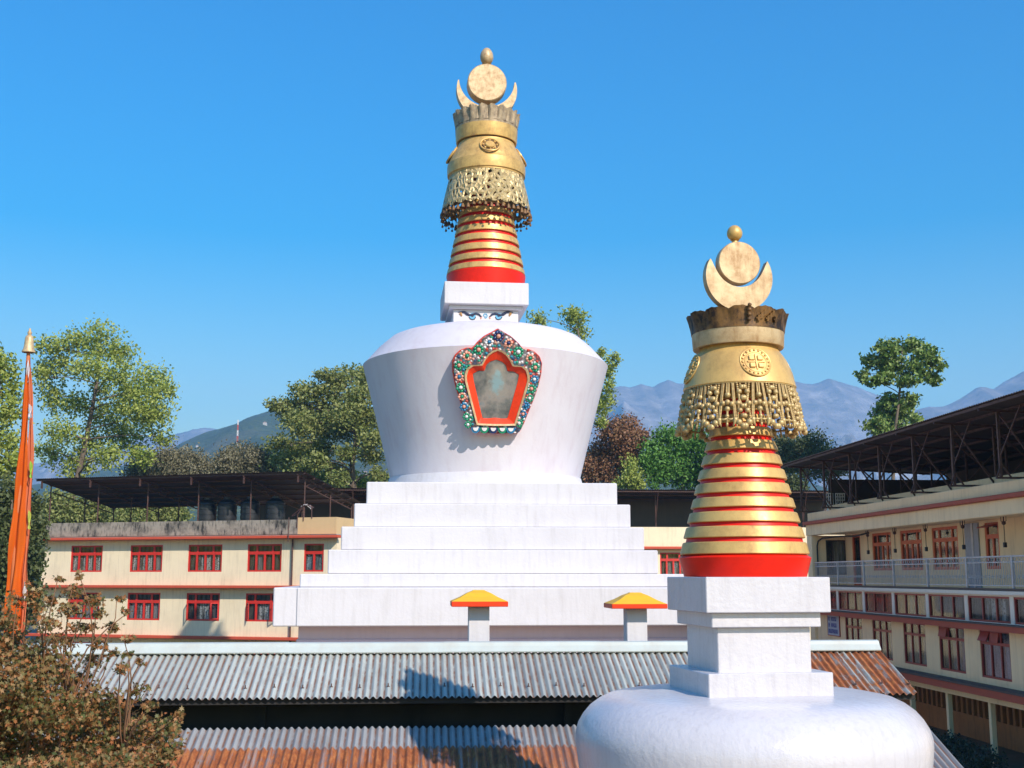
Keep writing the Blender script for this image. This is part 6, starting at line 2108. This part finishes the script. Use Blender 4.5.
for i, (za, zb, m_) in enumerate(((0, p0.z, M['gem_white']), (p0.z, p0.z + hM * 0.30, M['gem_white']), (p0.z + hM * 0.30, p0.z + hM * 0.5, M['band']), (p0.z + hM * 0.5, p0.z + hM * 0.68, M['gem_white']), (p0.z + hM * 0.68, p0.z + hM * 0.85, M['band']), (p0.z + hM * 0.85, p1.z, M['gem_white']))):
    mb = MB()
    def hw_(z): return 0.95 - 0.75 * z / p1.z
    for (u, w) in ((-1, -1), (1, -1), (1, 1), (-1, 1)):
        mb.bar((p0.x + u * hw_(za), YMs + w * hw_(za), za), (p0.x + u * hw_(zb), YMs + w * hw_(zb), zb), 0.22)
    nq = max(2, int((zb - za) / 2.2))
    for q in range(nq):
        z0 = za + (zb - za) * q / nq; z1 = za + (zb - za) * (q + 1) / nq
        for w in (-1, 1):
            mb.bar((p0.x - hw_(z0), YMs + w * hw_(z0), z0), (p0.x + hw_(z1), YMs + w * hw_(z1), z1), 0.14)
            mb.bar((p0.x + hw_(z0), YMs + w * hw_(z0), z0), (p0.x - hw_(z1), YMs + w * hw_(z1), z1), 0.14)
    mb.build('mast_section', m_, mast)

# ================================================================== air
HAZE = 2.0e-4
m = bpy.data.materials.new('haze'); m.use_nodes = True
nt = m.node_tree; nt.nodes.clear()
out = nt.nodes.new('ShaderNodeOutputMaterial'); pvn = nt.nodes.new('ShaderNodeVolumePrincipled')
pvn.inputs['Color'].default_value = (0.30, 0.62, 1.0, 1); pvn.inputs['Density'].default_value = HAZE; pvn.inputs['Anisotropy'].default_value = 0.0
nt.links.new(pvn.outputs[0], out.inputs['Volume'])
mb = MB(); mb.box((-5200, -120, -1.0), (5200, 6700, 960))
hz = mb.build('haze', m); tag(hz, kind='stuff')

# ================================================================== light
SUN_EL, SUN_AZ = R(35.5), R(29.5)       # azimuth from -Y (behind the camera) towards +X
sv = Vector((math.sin(SUN_AZ) * math.cos(SUN_EL), -math.cos(SUN_AZ) * math.cos(SUN_EL), math.sin(SUN_EL)))
sd = bpy.data.lights.new('sun', 'SUN'); so = bpy.data.objects.new('sun', sd); COL.objects.link(so)
sd.energy = 2.9; sd.angle = R(0.53); sd.color = (1.0, 0.905, 0.80)
so.rotation_euler = sv.to_track_quat('Z', 'Y').to_euler()
so.location = (30, -30, 60)
w = bpy.data.worlds.new('World'); sc.world = w; w.use_nodes = True
SAT = 1.9
nt = w.node_tree; bg = nt.nodes['Background']
sky = nt.nodes.new('ShaderNodeTexSky'); sky.sky_type = 'NISHITA'; sky.sun_disc = False
sky.sun_elevation = SUN_EL
sky.sun_rotation = math.atan2(sv.x, sv.y)
sky.altitude = 1700; sky.air_density = 2.2; sky.dust_density = 2.0; sky.ozone_density = 4.5
hs_ = nt.nodes.new('ShaderNodeHueSaturation'); hs_.inputs['Saturation'].default_value = SAT; hs_.inputs['Value'].default_value = 1.0; hs_.inputs['Hue'].default_value = 0.512
nt.links.new(sky.outputs[0], hs_.inputs['Color']); nt.links.new(hs_.outputs[0], bg.inputs['Color'])
bg.inputs['Strength'].default_value = 0.100

# ================================================================== render
sc.render.engine = 'CYCLES'
c_ = sc.cycles
c_.use_denoising = True
c_.max_bounces = 6; c_.diffuse_bounces = 3; c_.glossy_bounces = 3; c_.transmission_bounces = 4; c_.transparent_max_bounces = 16; c_.volume_bounces = 1
c_.sample_clamp_indirect = 6.0
c_.caustics_reflective = False; c_.caustics_refractive = False
vs_ = sc.view_settings
vs_.view_transform = 'Standard'; vs_.look = 'None'; vs_.exposure = 0.87; vs_.gamma = 1.0; vs_.use_curve_mapping = False
